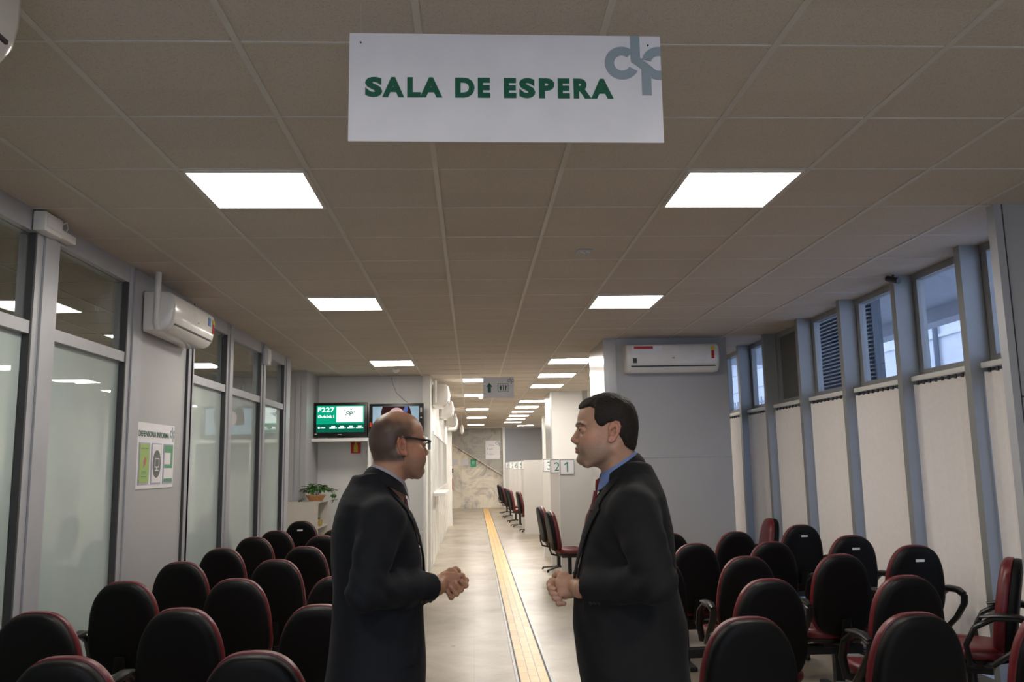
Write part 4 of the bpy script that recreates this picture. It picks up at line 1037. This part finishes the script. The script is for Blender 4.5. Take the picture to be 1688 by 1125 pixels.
def torso_tab(T):
    T = sorted(T); z = [t[0] for t in T]; return z, [t[1] for t in T], [t[2] for t in T], [t[3] for t in T]
def torso_fn(T, grow=0., p=2.35):
    z0, xb, xf, hb = torso_tab(T)
    def fn(x, y, z):
        B = np.interp(z, z0, xb); Fq = np.interp(z, z0, xf); Wd = np.interp(z, z0, hb)
        cx = (B+Fq)/2; a = (Fq-B)/2+grow; b = Wd+grow
        q = (np.abs((x-cx)/a)**p+np.abs(y/b)**p)**(1/p)
        d = (q-1)*np.minimum(a, b)
        d = np.maximum(d, z-(z0[-1]+grow)); return np.maximum(d, (z0[0])-z)
    return fn
def torso_pt(T, th, z, off, p=2.35):
    z0, xb, xf, hb = torso_tab(T); B = np.interp(z, z0, xb); Fq = np.interp(z, z0, xf); Wd = np.interp(z, z0, hb)
    cx = (B+Fq)/2; a = (Fq-B)/2+off; b = Wd+off; c_, s_ = math.cos(th), math.sin(th)
    r = (abs(c_/a)**p+abs(s_/b)**p)**(-1/p)
    return (cx+r*c_, r*s_, z)
def skin_mat(name):
    m = bpy.data.materials.new(name); m.use_nodes = True; N = m.node_tree.nodes; L = m.node_tree.links; p = N['Principled BSDF']
    a = N.new('ShaderNodeVertexColor'); a.layer_name = 'Col'; tc = N.new('ShaderNodeTexCoord')
    n = N.new('ShaderNodeTexNoise'); n.inputs['Scale'].default_value = 160; n.inputs['Detail'].default_value = 4; L.new(tc.outputs['Object'], n.inputs['Vector'])
    mr = N.new('ShaderNodeMapRange'); mr.inputs[1].default_value = .3; mr.inputs[2].default_value = .7; mr.inputs[3].default_value = .93; mr.inputs[4].default_value = 1.06
    L.new(n.outputs['Fac'], mr.inputs[0]); mx = N.new('ShaderNodeMix'); mx.data_type = 'RGBA'; mx.blend_type = 'MULTIPLY'; mx.inputs[0].default_value = 1
    L.new(a.outputs['Color'], mx.inputs[6]); L.new(mr.outputs[0], mx.inputs[7]); L.new(mx.outputs[2], p.inputs['Base Color'])
    p.inputs['Roughness'].default_value = .46; p.inputs['Specular IOR Level'].default_value = .38
    p.inputs['Subsurface Weight'].default_value = .15; p.inputs['Subsurface Radius'].default_value = (.9, .35, .2); p.inputs['Subsurface Scale'].default_value = .006
    b = N.new('ShaderNodeBump'); b.inputs['Strength'].default_value = .12; b.inputs['Distance'].default_value = .001; L.new(n.outputs['Fac'], b.inputs['Height']); L.new(b.outputs['Normal'], p.inputs['Normal'])
    return m
def hair_mat(name, c1, c2):
    m = bpy.data.materials.new(name); m.use_nodes = True; N = m.node_tree.nodes; L = m.node_tree.links; p = N['Principled BSDF']
    tc = N.new('ShaderNodeTexCoord'); mp = N.new('ShaderNodeMapping'); mp.inputs['Scale'].default_value = (30, 260, 110); mp.inputs['Rotation'].default_value = (0, .5, 0)
    n = N.new('ShaderNodeTexNoise'); n.inputs['Scale'].default_value = 3; n.inputs['Detail'].default_value = 6; n.inputs['Distortion'].default_value = .5
    L.new(tc.outputs['Object'], mp.inputs[0]); L.new(mp.outputs[0], n.inputs['Vector'])
    cr = N.new('ShaderNodeValToRGB'); cr.color_ramp.elements[0].position = .35; cr.color_ramp.elements[1].position = .7
    cr.color_ramp.elements[0].color = c1+(1,); cr.color_ramp.elements[1].color = c2+(1,); L.new(n.outputs['Fac'], cr.inputs[0]); L.new(cr.outputs[0], p.inputs['Base Color'])
    p.inputs['Roughness'].default_value = .6; p.inputs['Specular IOR Level'].default_value = .3
    b = N.new('ShaderNodeBump'); b.inputs['Strength'].default_value = 1.0; b.inputs['Distance'].default_value = .003; L.new(n.outputs['Fac'], b.inputs['Height']); L.new(b.outputs['Normal'], p.inputs['Normal'])
    return m
def suit_mat(name, col):
    m = mat(name, col, .8, sheen=.02, noise=(7, .12), bump=(9, .5, .012)); p = m.node_tree.nodes['Principled BSDF']
    p.inputs['Specular IOR Level'].default_value = .2; p.inputs['Sheen Roughness'].default_value = .4
    return m
def ss(a, b, x):
    t = np.clip((x-a)/(b-a), 0, 1); return t*t*(3-2*t)

def make_person(spec):
    T = spec['torso']; hf = head_frame(spec['head'], spec['head_yaw'], spec.get('head_pitch', 0)); mir = spec['side']   # near side sign in y
    hx, hy, hz = spec['head']; Wn = spec['wrist_near']; Wf_ = spec['wrist_far']; En = spec['elbow_near']; Ef = spec['elbow_far']
    hc = spec['hands']
    X = axis(-.30, .44, .0023, .014, [(hx-.105, hx+.15), (hc[0]-.12, hc[0]+.12)]); Y = axis(-.34, .34, .0023, .014, [(-.105, .105)])
    Z = axis(-.01, hz+.16, .0023, .016, [(hc[2]-.075, hc[2]+.075), (hz-.17, hz+.15)])
    F = Field(X, Y, Z)
    # ---- trunk, legs, arms (under the clothes) and head: one continuous figure
    F.op(torso_fn([(t[0], t[1]+.03, t[2]-.035, t[3]-.03) for t in T if t[0] < spec['neck_z']]), (-.3, -.3, .8), (.4, .3, 1.65), .02)
    F.ell((-.01, 0, .93), (.12, .16, .12), .03)
    sh = spec['shoulder']
    for s_, E_, W_ in ((mir, En, Wn), (-mir, Ef, Wf_)):
        S_ = (sh[0], s_*sh[1], sh[2]-.01); F.cap(S_, E_, .048, .038, .03); F.cap(E_, W_, .038, .026, .02)
        F.cap((.0, s_*.09, .88), (.01, s_*.105, .50), .085, .055, .02); F.cap((.01, s_*.105, .50), (-.02, s_*.11, .10), .055, .038, .02)
        F.cap((-.03, s_*.11, .07), (.14, s_*.13, .04), .035, .028, .02)
    build_head(F, hf)
    spec['hands_fn'](F, Wn, Wf_, mir)
    V, Q = F.mesh()
    u, v, w_ = to_local(hf, V[:, 0], V[:, 1], V[:, 2]); u, v, w_ = u/mm, v/mm, w_/mm; av = np.abs(v)
    base_ = np.array(spec['skin']); col = np.tile(base_, (len(V), 1))
    def blend(mask, c_): 
        col[:] = col*(1-mask[:, None])+np.array(c_)*mask[:, None]
    head = (w_ > -175) & (np.abs(u) < 160) & (av < 110)
    red = np.exp(-(((u-70)/28)**2+((w_+18)/22)**2))*head*.35; blend(red, spec['blush'])
    ear = ((av > 73) & (np.abs(u+2) < 26) & (np.abs(w_) < 38))*.5; blend(ear.astype(float), spec['blush'])
    nose = np.exp(-(((u-120)/12)**2+((w_+22)/13)**2+(v/16)**2))*.45; blend(nose, spec['blush'])
    st = ss(-22, -55, w_)*ss(-5, 22, u+ (w_+60)*.1)*ss(-135, -100, w_)*spec['stubble']*head; blend(st, spec['stub_col'])
    mou = np.exp(-(((w_+54)/30)**2+((u-108)/18)**2))*spec['stubble']*.5*head; blend(mou*(w_ < -30), spec['stub_col'])
    lip = ((np.abs(w_+54+.0*av) < 8.5-av*.22) & (u > 98) & (av < 27)).astype(float)*.75*head; blend(lip, spec['lip'])
    br = ((u > 70) & (np.abs(w_-(28+np.where(av < 34, (av-10)*.12, (34-10)*.12-(av-34)*.35))) < 4.8-np.maximum(av-34, 0)*.12) & (av > 9) & (av < 52)).astype(float)*head; blend(br*.85, spec['brow'])
    lash = ((u > 93) & (np.abs(w_-11.2) < 1.6) & (av > 18) & (av < 44)).astype(float)*head; blend(lash*.85, (.03, .015, .01))
    if spec.get('bald'):
        edge = 42+np.clip((w_-20)*.05, -5, 20)
        wob = 4*np.sin(w_*.21+av*.1)+3*np.sin(u*.17); m_ = ss(110, 55, w_-np.clip(-u, 0, 60)*.30+wob)*ss(edge+14, edge-12, u+wob)*np.where(u > 8, ss(6, 22, w_), ss(-62, -40, w_))*head*(av < 86)
        ear_gap = ss(16, 24, np.sqrt(((u+2)/1.0)**2+((w_-0)/1.45)**2)); blend(m_*(.92-.35*ss(5, 40, u))*np.where(av > 60, ear_gap, 1), (.046, .031, .023))
    nails = spec.get('nails', [])
    for n_ in nails:
        d2 = ((V-np.array(n_))**2).sum(1); blend(ss(.0062**2, .0045**2, d2)*.6, (.50, .28, .21))
    body = np_mesh('person', V, Q, skin_mat('skin_%s' % spec['id']), None, 1, col)
    body.location = (spec['x'], spec['y'], spec.get('lift', 0)); body.rotation_euler = (0, 0, spec['yaw'])
    tag(body, spec['label'], 'person')
    # eyes
    for s_ in (-1, 1):
        c_ = hl(hf, 89.5, s_*31, 8.5)
        e = MB(); R0 = .0127; Xa, Ya, Za = hf[1], hf[2], hf[3]; rings = []
        for mi, (a0, a1) in enumerate(((0, 14), (14, 36), (36, 75))):
            e.mi = mi; rg = []
            for k in range(5):
                a = math.radians(a0+(a1-a0)*k/4)
                rg.append([tuple(c_+Xa*R0*math.cos(a)+(Ya*math.cos(b)+Za*math.sin(b))*R0*max(math.sin(a), .001)) for b in [2*PI*j/20 for j in range(20)]])
            e.loft(rg, cap=False)
        e.build('eye', [M['blk'], spec['iris'], spec['sclera']], body, smooth=True)
    # ---- hair
    if not spec.get('bald'):
        G = Field(axis(hx-.12, hx+.125, .0025, .01, [(-1, 1)]), axis(-.105, .105, .0025, .01, [(-1, 1)]), axis(hz-.09, hz+.15, .0025, .01, [(-1, 1)]))
        big = [(a*1.0, b) for a, b in [(106, 40)]+FACE[:0]]
        HP = [(102, 60), (104, 84), (88, 105), (50, 122), (15, 130), (-15, 129), (-45, 120), (-72, 97), (-88, 62), (-92, 25), (-89, -10), (-82, -40), (-77, -62), (-50, -80), (0, -60), (60, -20), (100, 20)]
        G.op(inflate(HP, lambda a, b: skullW(a, b)+.0065, .068, hf), (hx-.2, -.2, hz-.2), (hx+.2, .2, hz+.2), 0)
        PP = smooth_poly([(a*mm, b*mm) for a, b in HAIRP], 1); gx = np.arange(-.14, .16, .0015); gz = np.arange(-.18, .17, .0015); T2 = poly_sd(PP, gx[:, None], gz[None, :])
        def reg(x, y, z):
            a, b, c_ = to_local(hf, x, y, z)
            a2 = a + np.where(np.abs(b) < .05, 0, 0)
            i = np.clip((a2+.14)/.0015, 0, len(gx)-1).astype(int); j = np.clip((c_+.18)/.0015, 0, len(gz)-1).astype(int)
            d = T2[i, j]
            # the hairline runs back at the temples but forward at the middle of the forehead
            front = (a-.055-.045*np.clip(1-(b/.062)**2, 0, 1))
            return np.maximum(-d, np.where(c_ > .05, front, -1))
        G.op(reg, (-9, -9, -9), (9, 9, 9), 0, 'and')
        def tuft(x, y, z):
            a, b, c_ = to_local(hf, x, y, z)
            return .0011*np.sin(b*520+a*60+c_*40)*np.cos(a*130+b*90-c_*170)+.0009*np.sin(a*360+c_*310+b*150)
        G.op(tuft, (-9, -9, -9), (9, 9, 9), 0, 'disp')
        hv, hq = G.mesh(); np_mesh('hair', hv, hq, spec['hairmat'], body, 1)
    # ---- jacket
    J = Field(np.arange(-.30, .40, .0062), np.arange(-.36, .36, .0062), np.arange(.80, 1.66, .0066))
    for s_, E_, W_ in ((mir, En, Wn), (-mir, Ef, Wf_)):
        S_ = np.array((sh[0], s_*sh[1], sh[2])); E_ = np.array(E_); W_ = np.array(W_)
        J.cap(S_, S_*.55+E_*.45+np.array((-.004, s_*.004, 0)), .070, .064, .030); J.cap(S_*.55+E_*.45+np.array((-.004, s_*.004, 0)), E_, .064, .056, .012)
        c_end = E_+(W_-E_)*.89; J.cap(E_, c_end, .056, .047, .012)
        n = (W_-E_)/np.linalg.norm(W_-E_)
        J.op(lambda x, y, z, n=n, c_end=c_end: (.012-((x-c_end[0])*n[0]+(y-c_end[1])*n[1]+(z-c_end[2])*n[2])), c_end-.09, c_end+.12, 0, 'sub') if 0 else None
        # cut the rounded end flat at the cuff
        def cuff(x, y, z, n=n, c_end=c_end):
            t = (x-c_end[0])*n[0]+(y-c_end[1])*n[1]+(z-c_end[2])*n[2]
            r = np.sqrt((x-c_end[0]-t*n[0])**2+(y-c_end[1]-t*n[1])**2+(z-c_end[2]-t*n[2])**2)
            return np.maximum(.004-t, r-.075)
        J.op(cuff, c_end-.12, c_end+.12, 0, 'sub')
        J.cap(c_end, c_end+n*.03, .036, .036, .0, 'sub')
    J.op(torso_fn(T), (-9, -9, -9), (9, 9, 9), .028)
    for s_ in (-1, 1): J.cap((hx-.075, s_*.062, hz-.122), (sh[0]-.008, s_*(sh[1]-.02), sh[2]+.034), .028, .032, .035)
    # V opening over shirt and tie, rounded fronts below the button
    vt = spec['v_top']; vb = spec['v_bot']
    def vee(x, y, z):
        w2 = np.interp(z, [vb-.001, vb, vt, vt+.1], [-.02, .0, .064, .068]); return np.maximum(np.abs(y)-w2, -(x-.0))
    J.op(vee, (0, -.13, vb-.02), (.4, .13, 1.7), .004, 'sub')
    def hem(x, y, z):
        w2 = np.interp(z, [.80, .92, vb-.13, vb-.10], [.11, .045, .004, -.02]); return np.maximum(np.abs(y)-w2, -(x-.05))
    J.op(hem, (.05, -.13, .78), (.4, .13, 1.3), .006, 'sub')
    def neck(x, y, z):
        a, b, c_ = to_local(hf, x, y, z); ax_ = -.034+(c_+.165)*.0
        return np.sqrt((a+.030)**2+(b*.95)**2)-.067
    J.op(neck, (hx-.14, -.1, hz-.22), (hx+.12, .1, 1.8), .004, 'sub')
    def wr(x, y, z):
        near = np.exp(-((x-En[0])**2+(y-En[1])**2+(z-En[2])**2)/.012)
        fore = np.exp(-((x-(En[0]+Wn[0])/2)**2+(y-(En[1]+Wn[1])/2)**2+(z-(En[2]+Wn[2])/2)**2)/.015)
        up_ = np.exp(-((x-sh[0])**2+(y-mir*sh[1])**2+(z-sh[2]+.14)**2)/.016)
        q = .0034*near*np.sin(95*(z+.9*x))+.0026*fore*np.sin(80*(x-.6*z)+2*np.sin(30*z))+.0018*up_*np.sin(70*(z-.7*x))
        back = .0016*np.sin(26*(z*.8+x*1.4)+3*np.sin(9*y))*ss(1.0, 1.15, z)
        drape = .0032*np.sin(30*x+14*y)*ss(1.12, .95, z)
        return q+back+drape
    J.op(wr, (-9, -9, -9), (9, 9, 9), 0, 'disp')
    jv, jq = J.mesh(); jk = np_mesh('jacket', jv, jq, spec['suit'], body, 2)
    # jacket collar and lapels
    def strip(name, rows, t_, mt, parent, sm=True):
        """rows: list of lists of points; thickened grid"""
        rows = [[Vector(p) for p in r] for r in rows]; nr, nc = len(rows), len(rows[0]); top = []; bot = []
        for i in range(nr):
            for j in range(nc):
                du = rows[min(i+1, nr-1)][j]-rows[max(i-1, 0)][j]; dv = rows[i][min(j+1, nc-1)]-rows[i][max(j-1, 0)]
                n = du.cross(dv); n = n.normalized() if n.length > 1e-9 else Vector((0, 0, 1))
                e = .35 if j in (0, nc-1) or i in (0, nr-1) else 1.0
                top.append(rows[i][j]+n*t_*.5*e); bot.append(rows[i][j]-n*t_*.5*e)
        N_ = nr*nc; Fq = []
        for i in range(nr-1):
            for j in range(nc-1):
                a = i*nc+j; q = (a, a+1, a+nc+1, a+nc); Fq.append(q); Fq.append(tuple(k+N_ for k in q[::-1]))
        bd = [(j, j+1) for j in range(nc-1)]+[(i*nc+nc-1, (i+1)*nc+nc-1) for i in range(nr-1)]+[((nr-1)*nc+j+1, (nr-1)*nc+j) for j in range(nc-1)]+[((i+1)*nc, i*nc) for i in range(nr-1)]
        for a, b in bd: Fq.append((b, a, a+N_, b+N_))
        return MB().add(top+bot, Fq).build(name, mt, parent, smooth=sm, sharp=70)
    for s_ in (-1, 1):
        rows = []
        for i in range(15):
            z = vb+(vt+.045-vb)*i/14; f = i/14
            wi_ = np.interp(z, [vb, vt, vt+.1], [.002, .061, .064]); wd = np.interp(f, [0, .1, .74, .78, .86, 1], [.012, .035, .088, .062, .060, .040])
            r = []
            for j in range(6):
                yy = wi_+wd*j/5
                zz = z - (.016*j/5 if f > .76 else 0)
                z0, xb, xf, hb = torso_tab(T); B = np.interp(zz, z0, xb); Fx = np.interp(zz, z0, xf); Wd = max(np.interp(zz, z0, hb), yy+.012); cx = (B+Fx)/2
                x_ = cx+((Fx-B)/2+.006)*max(1-(yy/(Wd+.006))**2.35, 0)**(1/2.35)
                r.append((x_+.002, s_*yy, zz))
            rows.append(r)
        strip('lapel', rows, .007, spec['suit'], jk)
    # collar band of the jacket around the back of the neck
    rows = []
    for i in range(21):
        a = math.radians(52+256*i/20); ca, sa = math.cos(a), math.sin(a)
        r = []
        for j in range(5):
            t_ = j/4
            p = hl(hf, -25-4*t_+ca*(59+20*t_), sa*(67+24*t_), spec['collar_z']-38*ca-(30+8*abs(sa))*t_)
            r.append(tuple(p))
        rows.append(r)
    strip('jacket_collar', rows, .008, spec['suit'], jk)
    # ---- shirt: collar and front
    G = Field(np.arange(-.16, .24, .006), np.arange(-.14, .14, .006), np.arange(1.05, 1.66, .006))
    G.op(torso_fn([(t[0], t[1]+.02, t[2]-.014, t[3]-.016) for t in T]), (-9, -9, -9), (9, 9, 9), 0)
    G.op(lambda x, y, z: np.sqrt((x-hx+.04)**2+y**2)-.064+0*z, (-1, -1, 1.4), (1, 1, 1.56), .02)
    G.op(lambda x, y, z: np.maximum(z-1.55, (vb-.03)-z)+x*0, (-9, -9, -9), (9, 9, 9), 0, 'and')
    sv, sq = G.mesh(); shirt = np_mesh('shirt', sv, sq, spec['shirt'], body, 2)
    rows = []
    for i in range(33):
        a = math.radians(14+332*i/32); ca, sa = math.cos(a), math.sin(a); r = []
        for j in range(6):
            t_ = j/5; rad = .0605+.009*t_*(1+.5*max(0, ca)); point = .012*max(0, ca)**6*t_
            p = hl(hf, -20-7*t_+ca*(rad+point-.004)*1000, sa*rad*1000, spec['scollar_z']-35*ca-(34+24*max(0, ca)**3)*t_)
            r.append(tuple(p))
        rows.append(r)
    strip('shirt_collar', rows, .004, spec['shirt'], shirt)
    for W_, E_ in ((Wn, En), (Wf_, Ef)):
        W_ = np.array(W_); E_ = np.array(E_); n = (W_-E_)/np.linalg.norm(W_-E_); c_ = E_+(W_-E_)*.89
        MB().tube([tuple(c_-n*.03), tuple(c_+n*.001)], [.032, .032], 20).build('cuff', spec['shirt'], shirt, smooth=True)
    # ---- tie
    kz = spec['knot'][2]; kx = spec['knot'][0]; rows = []; zt = [kz+.012, kz, kz-.018, kz-.034]
    z0, xb, xf, hb = torso_tab(T)
    MB().loft([[(kx+dx_+.013*rr_*math.cos(b)*1.0, .021*rr_*math.sin(b), z_) for b in [2*PI*k/16 for k in range(16)]] for z_, rr_, dx_ in ((kz+.016, .6, -.006), (kz+.010, 1.0, -.003), (kz-.004, .95, 0), (kz-.018, .72, .003), (kz-.026, .55, .004))]).build('tie_knot', spec['tie'], body, smooth=True)
    for i in range(26):
        z = kz-.022-(kz-.022-vb+.02)*i/25; xs = np.interp(z, z0, xf)-.014+spec['tie_out']*max(0, 1-i/13)
        if i < 6: xs = xs*(i/6)+(kx+.006)*(1-i/6)
        wd_ = .017+.022*min(1, i/18); rows.append([(xs+.010*(1-(2*j/6-1)**2), (2*j/6-1)*wd_, z) for j in range(7)])
    strip('tie', rows, .006, spec['tie'], body)
    # buttons on the near sleeve cuff and a lapel pin
    W_ = np.array(Wn); E_ = np.array(En); n = (W_-E_)/np.linalg.norm(W_-E_)
    for k in range(3):
        c_ = E_+(W_-E_)*(.86-.06*k)+np.array((0, mir*.038, -.034)); MB().tube([tuple(c_-np.array((0, mir*.006, 0))), tuple(c_+np.array((0, mir*.004, -.003)))], .006, 10).build('button', M['blk'], jk)
    if spec.get('pin'):
        p = spec['pin']; MB().tube([(p[0], p[1], p[2]), (p[0]+.006, p[1]+mir*.004, p[2])], .005, 8).build('lapel_pin', mat('silver_pin', (.7, .68, .6), .25, 1), jk)
    # pocket flap on the near side
    rows = []
    for i in range(9):
        th = mir*math.radians(58+30*i/8); rows.append([torso_pt(T, th, 1.035-.006*i/8-.05*j/3, .004) for j in range(4)])
    strip('pocket_flap', rows, .005, spec['suit'], jk)
    # ---- trousers, shoes, belt
    G = Field(np.arange(-.2, .22, .010), np.arange(-.24, .24, .010), np.arange(.02, 1.02, .012))
    G.op(torso_fn([(.84, -.11, .10, .165), (.95, -.105, .105, .165), (1.0, -.10, .10, .16)]), (-9, -9, -9), (9, 9, 9), 0)
    for s_ in (-1, 1):
        G.cap((-.005, s_*.088, .86), (.005, s_*.105, .48), .098, .078, .03); G.cap((.005, s_*.105, .48), (-.01, s_*.112, .06), .078, .066, .02)
    tv_, tq = G.mesh(); np_mesh('trousers', tv_, tq, spec['suit2'], body, 2)
    for s_ in (-1, 1):
        G = Field(np.arange(-.14, .26, .006), np.arange(s_*.12-.08, s_*.12+.08, .006), np.arange(-.01, .14, .006))
        G.cap((-.07, s_*.112, .045), (.06, s_*.12, .045), .048, .046, .02); G.ell((.13, s_*.125, .04), (.08, .048, .042), .02); G.cap((-.04, s_*.112, .08), (-.02, s_*.112, .12), .045, .045, .02)
        G.op(lambda x, y, z: .002-z+0*x, (-9, -9, -9), (9, 9, .02), 0, 'sub') if 0 else G.op(lambda x, y, z: (-z+.001)+0*x+0*y, (-9, -9, -9), (9, 9, 9), 0, 'and')
        a, b = G.mesh(); np_mesh('shoe', a, b, M['steel'], body, 1)
    return body, hf

def finger(F, pts, r, k=.0025):
    rs = [r*1.0, r*.98, r*.92, r*.80][:len(pts)]
    F.chain(pts, rs, k)
    for p in pts[1:-1]: F.ell(p, (r*1.08,)*3, .004)
def clasped(F, hc, m, Wn, Wf_, flip, nails):
    """hands clasped at hc; m = near side sign. near palm lies towards the viewer, far hand's fingers fold over it"""
    hc = np.array(hc, float); P = lambda a, b, c_: hc+np.array((a, m*b, c_))*mm
    # near hand: wrist -> knuckles
    F.cap(Wn, P(-42, 22, 8), .026, .025, .012)
    F.ell(P(-18, 22, 6), (.042, .015, .032), .012)
    F.cap(P(-40, 20, 14), P(12, 20, 22), .014, .012, .012); F.cap(P(-40, 22, -8), P(4, 22, -14), .014, .012, .012)
    # far hand
    F.cap(Wf_, P(-40, -28, -4), .025, .023, .012); F.ell(P(-14, -26, -4), (.042, .015, .034), .012)
    # far hand's four fingers come under / in front and fold back over the near hand's back
    for i, (a0, c0, a1, c1, a2, c2) in enumerate(spec_fingers[flip]):
        tip = P(a2, 37, c2); mid = P(a1, 33, c1); low = P(a0, 12, c0); root = P(a0-8-3*i*0, -20, c0+6)
        finger(F, [root, low, mid, tip], .0092 if i else .0095)
        nails.append(tuple(tip+np.array((-.001, m*.0072, .001))))
    # near hand's fingers wrap the far side
    for i, (a0, c0) in enumerate(((22, 22), (20, 6), (12, -10), (0, -24))):
        finger(F, [P(a0-10, 16, c0), P(a0+14, 0, c0-2), P(a0+8, -28, c0-6), P(a0-14, -40, c0-8)], .0094)
    # thumbs cross on top
    finger(F, [P(-30, 12, 26), P(-8, 4, 38), P(14, -2, 42), P(26, -6, 36)], .0105)
    finger(F, [P(-28, -22, 24), P(-10, -12, 32), P(4, 6, 36), P(10, 18, 33)], .0105)
# (bend position, middle, tip) of the four folded fingers seen from the near side, mm
spec_fingers = {
    'left': [(46, 6, 40, -8, 24, 8), (34, -8, 24, -22, 4, 4), (20, -22, 8, -34, -12, -8), (2, -34, -10, -44, -24, -24)],
    'right': [(40, 14, 38, 4, 26, 2), (36, 0, 34, -10, 20, -14), (26, -16, 24, -26, 8, -28), (14, -30, 12, -42, -4, -42)]}

scl = mat('eye_white', (.30, .25, .21), .3)
LTOR = [(.885, -.178, .150, .212), (.94, -.168, .152, .208), (1.0, -.160, .152, .200), (1.1, -.150, .148, .188), (1.2, -.150, .146, .186), (1.3, -.156, .138, .195), (1.38, -.155, .122, .202), (1.44, -.146, .100, .200), (1.48, -.134, .070, .180), (1.515, -.118, .042, .135), (1.545, -.100, .024, .098), (1.575, -.086, .018, .080)]
nl = []
L_spec = dict(id='warm', x=-.318, y=2.93, yaw=math.radians(14), side=-1, head=(.050, -.012, 1.669), head_yaw=math.radians(13), torso=LTOR, neck_z=1.5,
    shoulder=(-.012, .182, 1.435), elbow_near=(-.078, -.275, 1.225), elbow_far=(-.01, .26, 1.17), wrist_near=(.183, -.085, 1.205), wrist_far=(.183, .085, 1.20), hands=(.251, -.005, 1.206),
    skin=(.40, .205, .125), blush=(.42, .13, .085), stubble=.45, stub_col=(.17, .115, .095), lip=(.33, .11, .085), brow=(.045, .026, .018), iris=mat('brown_iris', (.05, .025, .012), .2), sclera=scl, bald=True,
    suit=suit_mat('navy_black_suit', (.0075, .0085, .0115)), suit2=suit_mat('navy_black_trousers', (.007, .008, .010)), shirt=mat('grey_lilac_shirt', (.30, .28, .32), .7, bump=(300, .1, .001)), tie=mat('burgundy_tie', (.085, .006, .014), .5, bump=(400, .2, .001)),
    v_top=1.50, v_bot=1.20, collar_z=-104, scollar_z=-93, knot=(.080, 0, 1.515), tie_out=.032, nails=nl,
    label='bald man in a dark suit and glasses, hands clasped, facing right')
def lh(F, Wn, Wf_, m): clasped(F, L_spec['hands'], m, Wn, Wf_, 'left', nl)
L_spec['hands_fn'] = lh
RTOR = [(.885, -.180, .150, .215), (.94, -.178, .158, .212), (1.0, -.172, .168, .208), (1.1, -.172, .178, .198), (1.2, -.152, .172, .190), (1.3, -.144, .152, .198), (1.38, -.142, .132, .206), (1.44, -.134, .110, .206), (1.49, -.124, .086, .188), (1.53, -.108, .056, .142), (1.56, -.094, .034, .102), (1.59, -.080, .022, .082)]
nr_ = []
R_spec = dict(id='fair', lift=.006, x=.487, y=2.70, yaw=math.radians(180-8), side=1, head=(.042, 0, 1.692), head_yaw=math.radians(5), head_pitch=math.radians(0), torso=RTOR, neck_z=1.52,
    shoulder=(-.012, .186, 1.455), elbow_near=(-.066, .298, 1.262), elbow_far=(-.02, -.262, 1.19), wrist_near=(.150, .105, 1.220), wrist_far=(.175, -.08, 1.212), hands=(.207, .010, 1.211),
    skin=(.44, .245, .16), blush=(.46, .17, .12), stubble=.5, stub_col=(.20, .145, .115), lip=(.36, .14, .11), brow=(.022, .014, .010), iris=mat('dark_iris', (.03, .02, .012), .2), sclera=scl,
    suit=suit_mat('charcoal_suit', (.0105, .0105, .0115)), suit2=suit_mat('charcoal_trousers', (.009, .009, .010)), shirt=mat('blue_shirt', (.13, .19, .38), .7, bump=(300, .1, .001)), tie=mat('red_tie', (.13, .006, .012), .45, bump=(400, .2, .001)),
    v_top=1.52, v_bot=1.19, collar_z=-104, scollar_z=-95, knot=(.084, 0, 1.532), tie_out=.030, nails=nr_, pin=(.108, .088, 1.452), hairmat=hair_mat('dark_brown_hair', (.006, .004, .003), (.022, .014, .010)),
    label='dark-haired man in a charcoal suit with a red tie, hands clasped, facing left')
def rh(F, Wn, Wf_, m): clasped(F, R_spec['hands'], m, Wn, Wf_, 'right', nr_)
R_spec['hands_fn'] = rh
lman, lhf = make_person(L_spec); rman, rhf = make_person(R_spec)
# glasses of the bald man
g = empty('glasses'); g.parent = lman
P = lambda u, v, w_: tuple(hl(lhf, u, v, w_)); gf = mat('dark_glasses_frame', (.012, .012, .014), .25)
for s_ in (-1, 1): MB().tube([P(-14, s_*78, 20), P(-4, s_*79, 32), P(30, s_*78, 28), P(100, s_*69, 19), P(106, s_*64, 18)], [.0022, .0026, .0028, .0030, .003], 8, (.7, 1.3)).build('temple_arm', gf, g, smooth=True)
fr3 = MB()
for s_ in (-1, 1):
    c0 = []
    for k in range(25):
        a = 2*PI*k/24; uy = 37+25*math.copysign(abs(math.cos(a))**.75, math.cos(a)); uz = 5+14.5*math.copysign(abs(math.sin(a))**.75, math.sin(a))
        c0.append(P(122-(uy/62)**2*15, s_*uy, uz))
    fr3.tube(c0, [.0016+.0010*max(0, math.sin(2*PI*k/24)) for k in range(25)], 8)
fr3.tube([P(122, -13, 12), P(125, 0, 14), P(122, 13, 12)], .0022, 8)
for s_ in (-1, 1): fr3.tube([P(107, s_*62, 15), P(106, s_*67, 18)], .0035, 8)
fr3.build('rim', gf, g, smooth=True)
for s_ in (-1, 1):
    ring = []
    for k in range(24):
        a = 2*PI*k/24; uy = 37+24*math.copysign(abs(math.cos(a))**.75, math.cos(a)); uz = 5+13.5*math.copysign(abs(math.sin(a))**.75, math.sin(a)); ring.append((uy, uz))
    MB().loft([[P(122.3-d-(uy/62)**2*15, s_*uy, uz) for uy, uz in ring] for d in (0, .8)]).build('lens', glassm('spectacle_lens', (.9, .97, .98), 1.5), g)
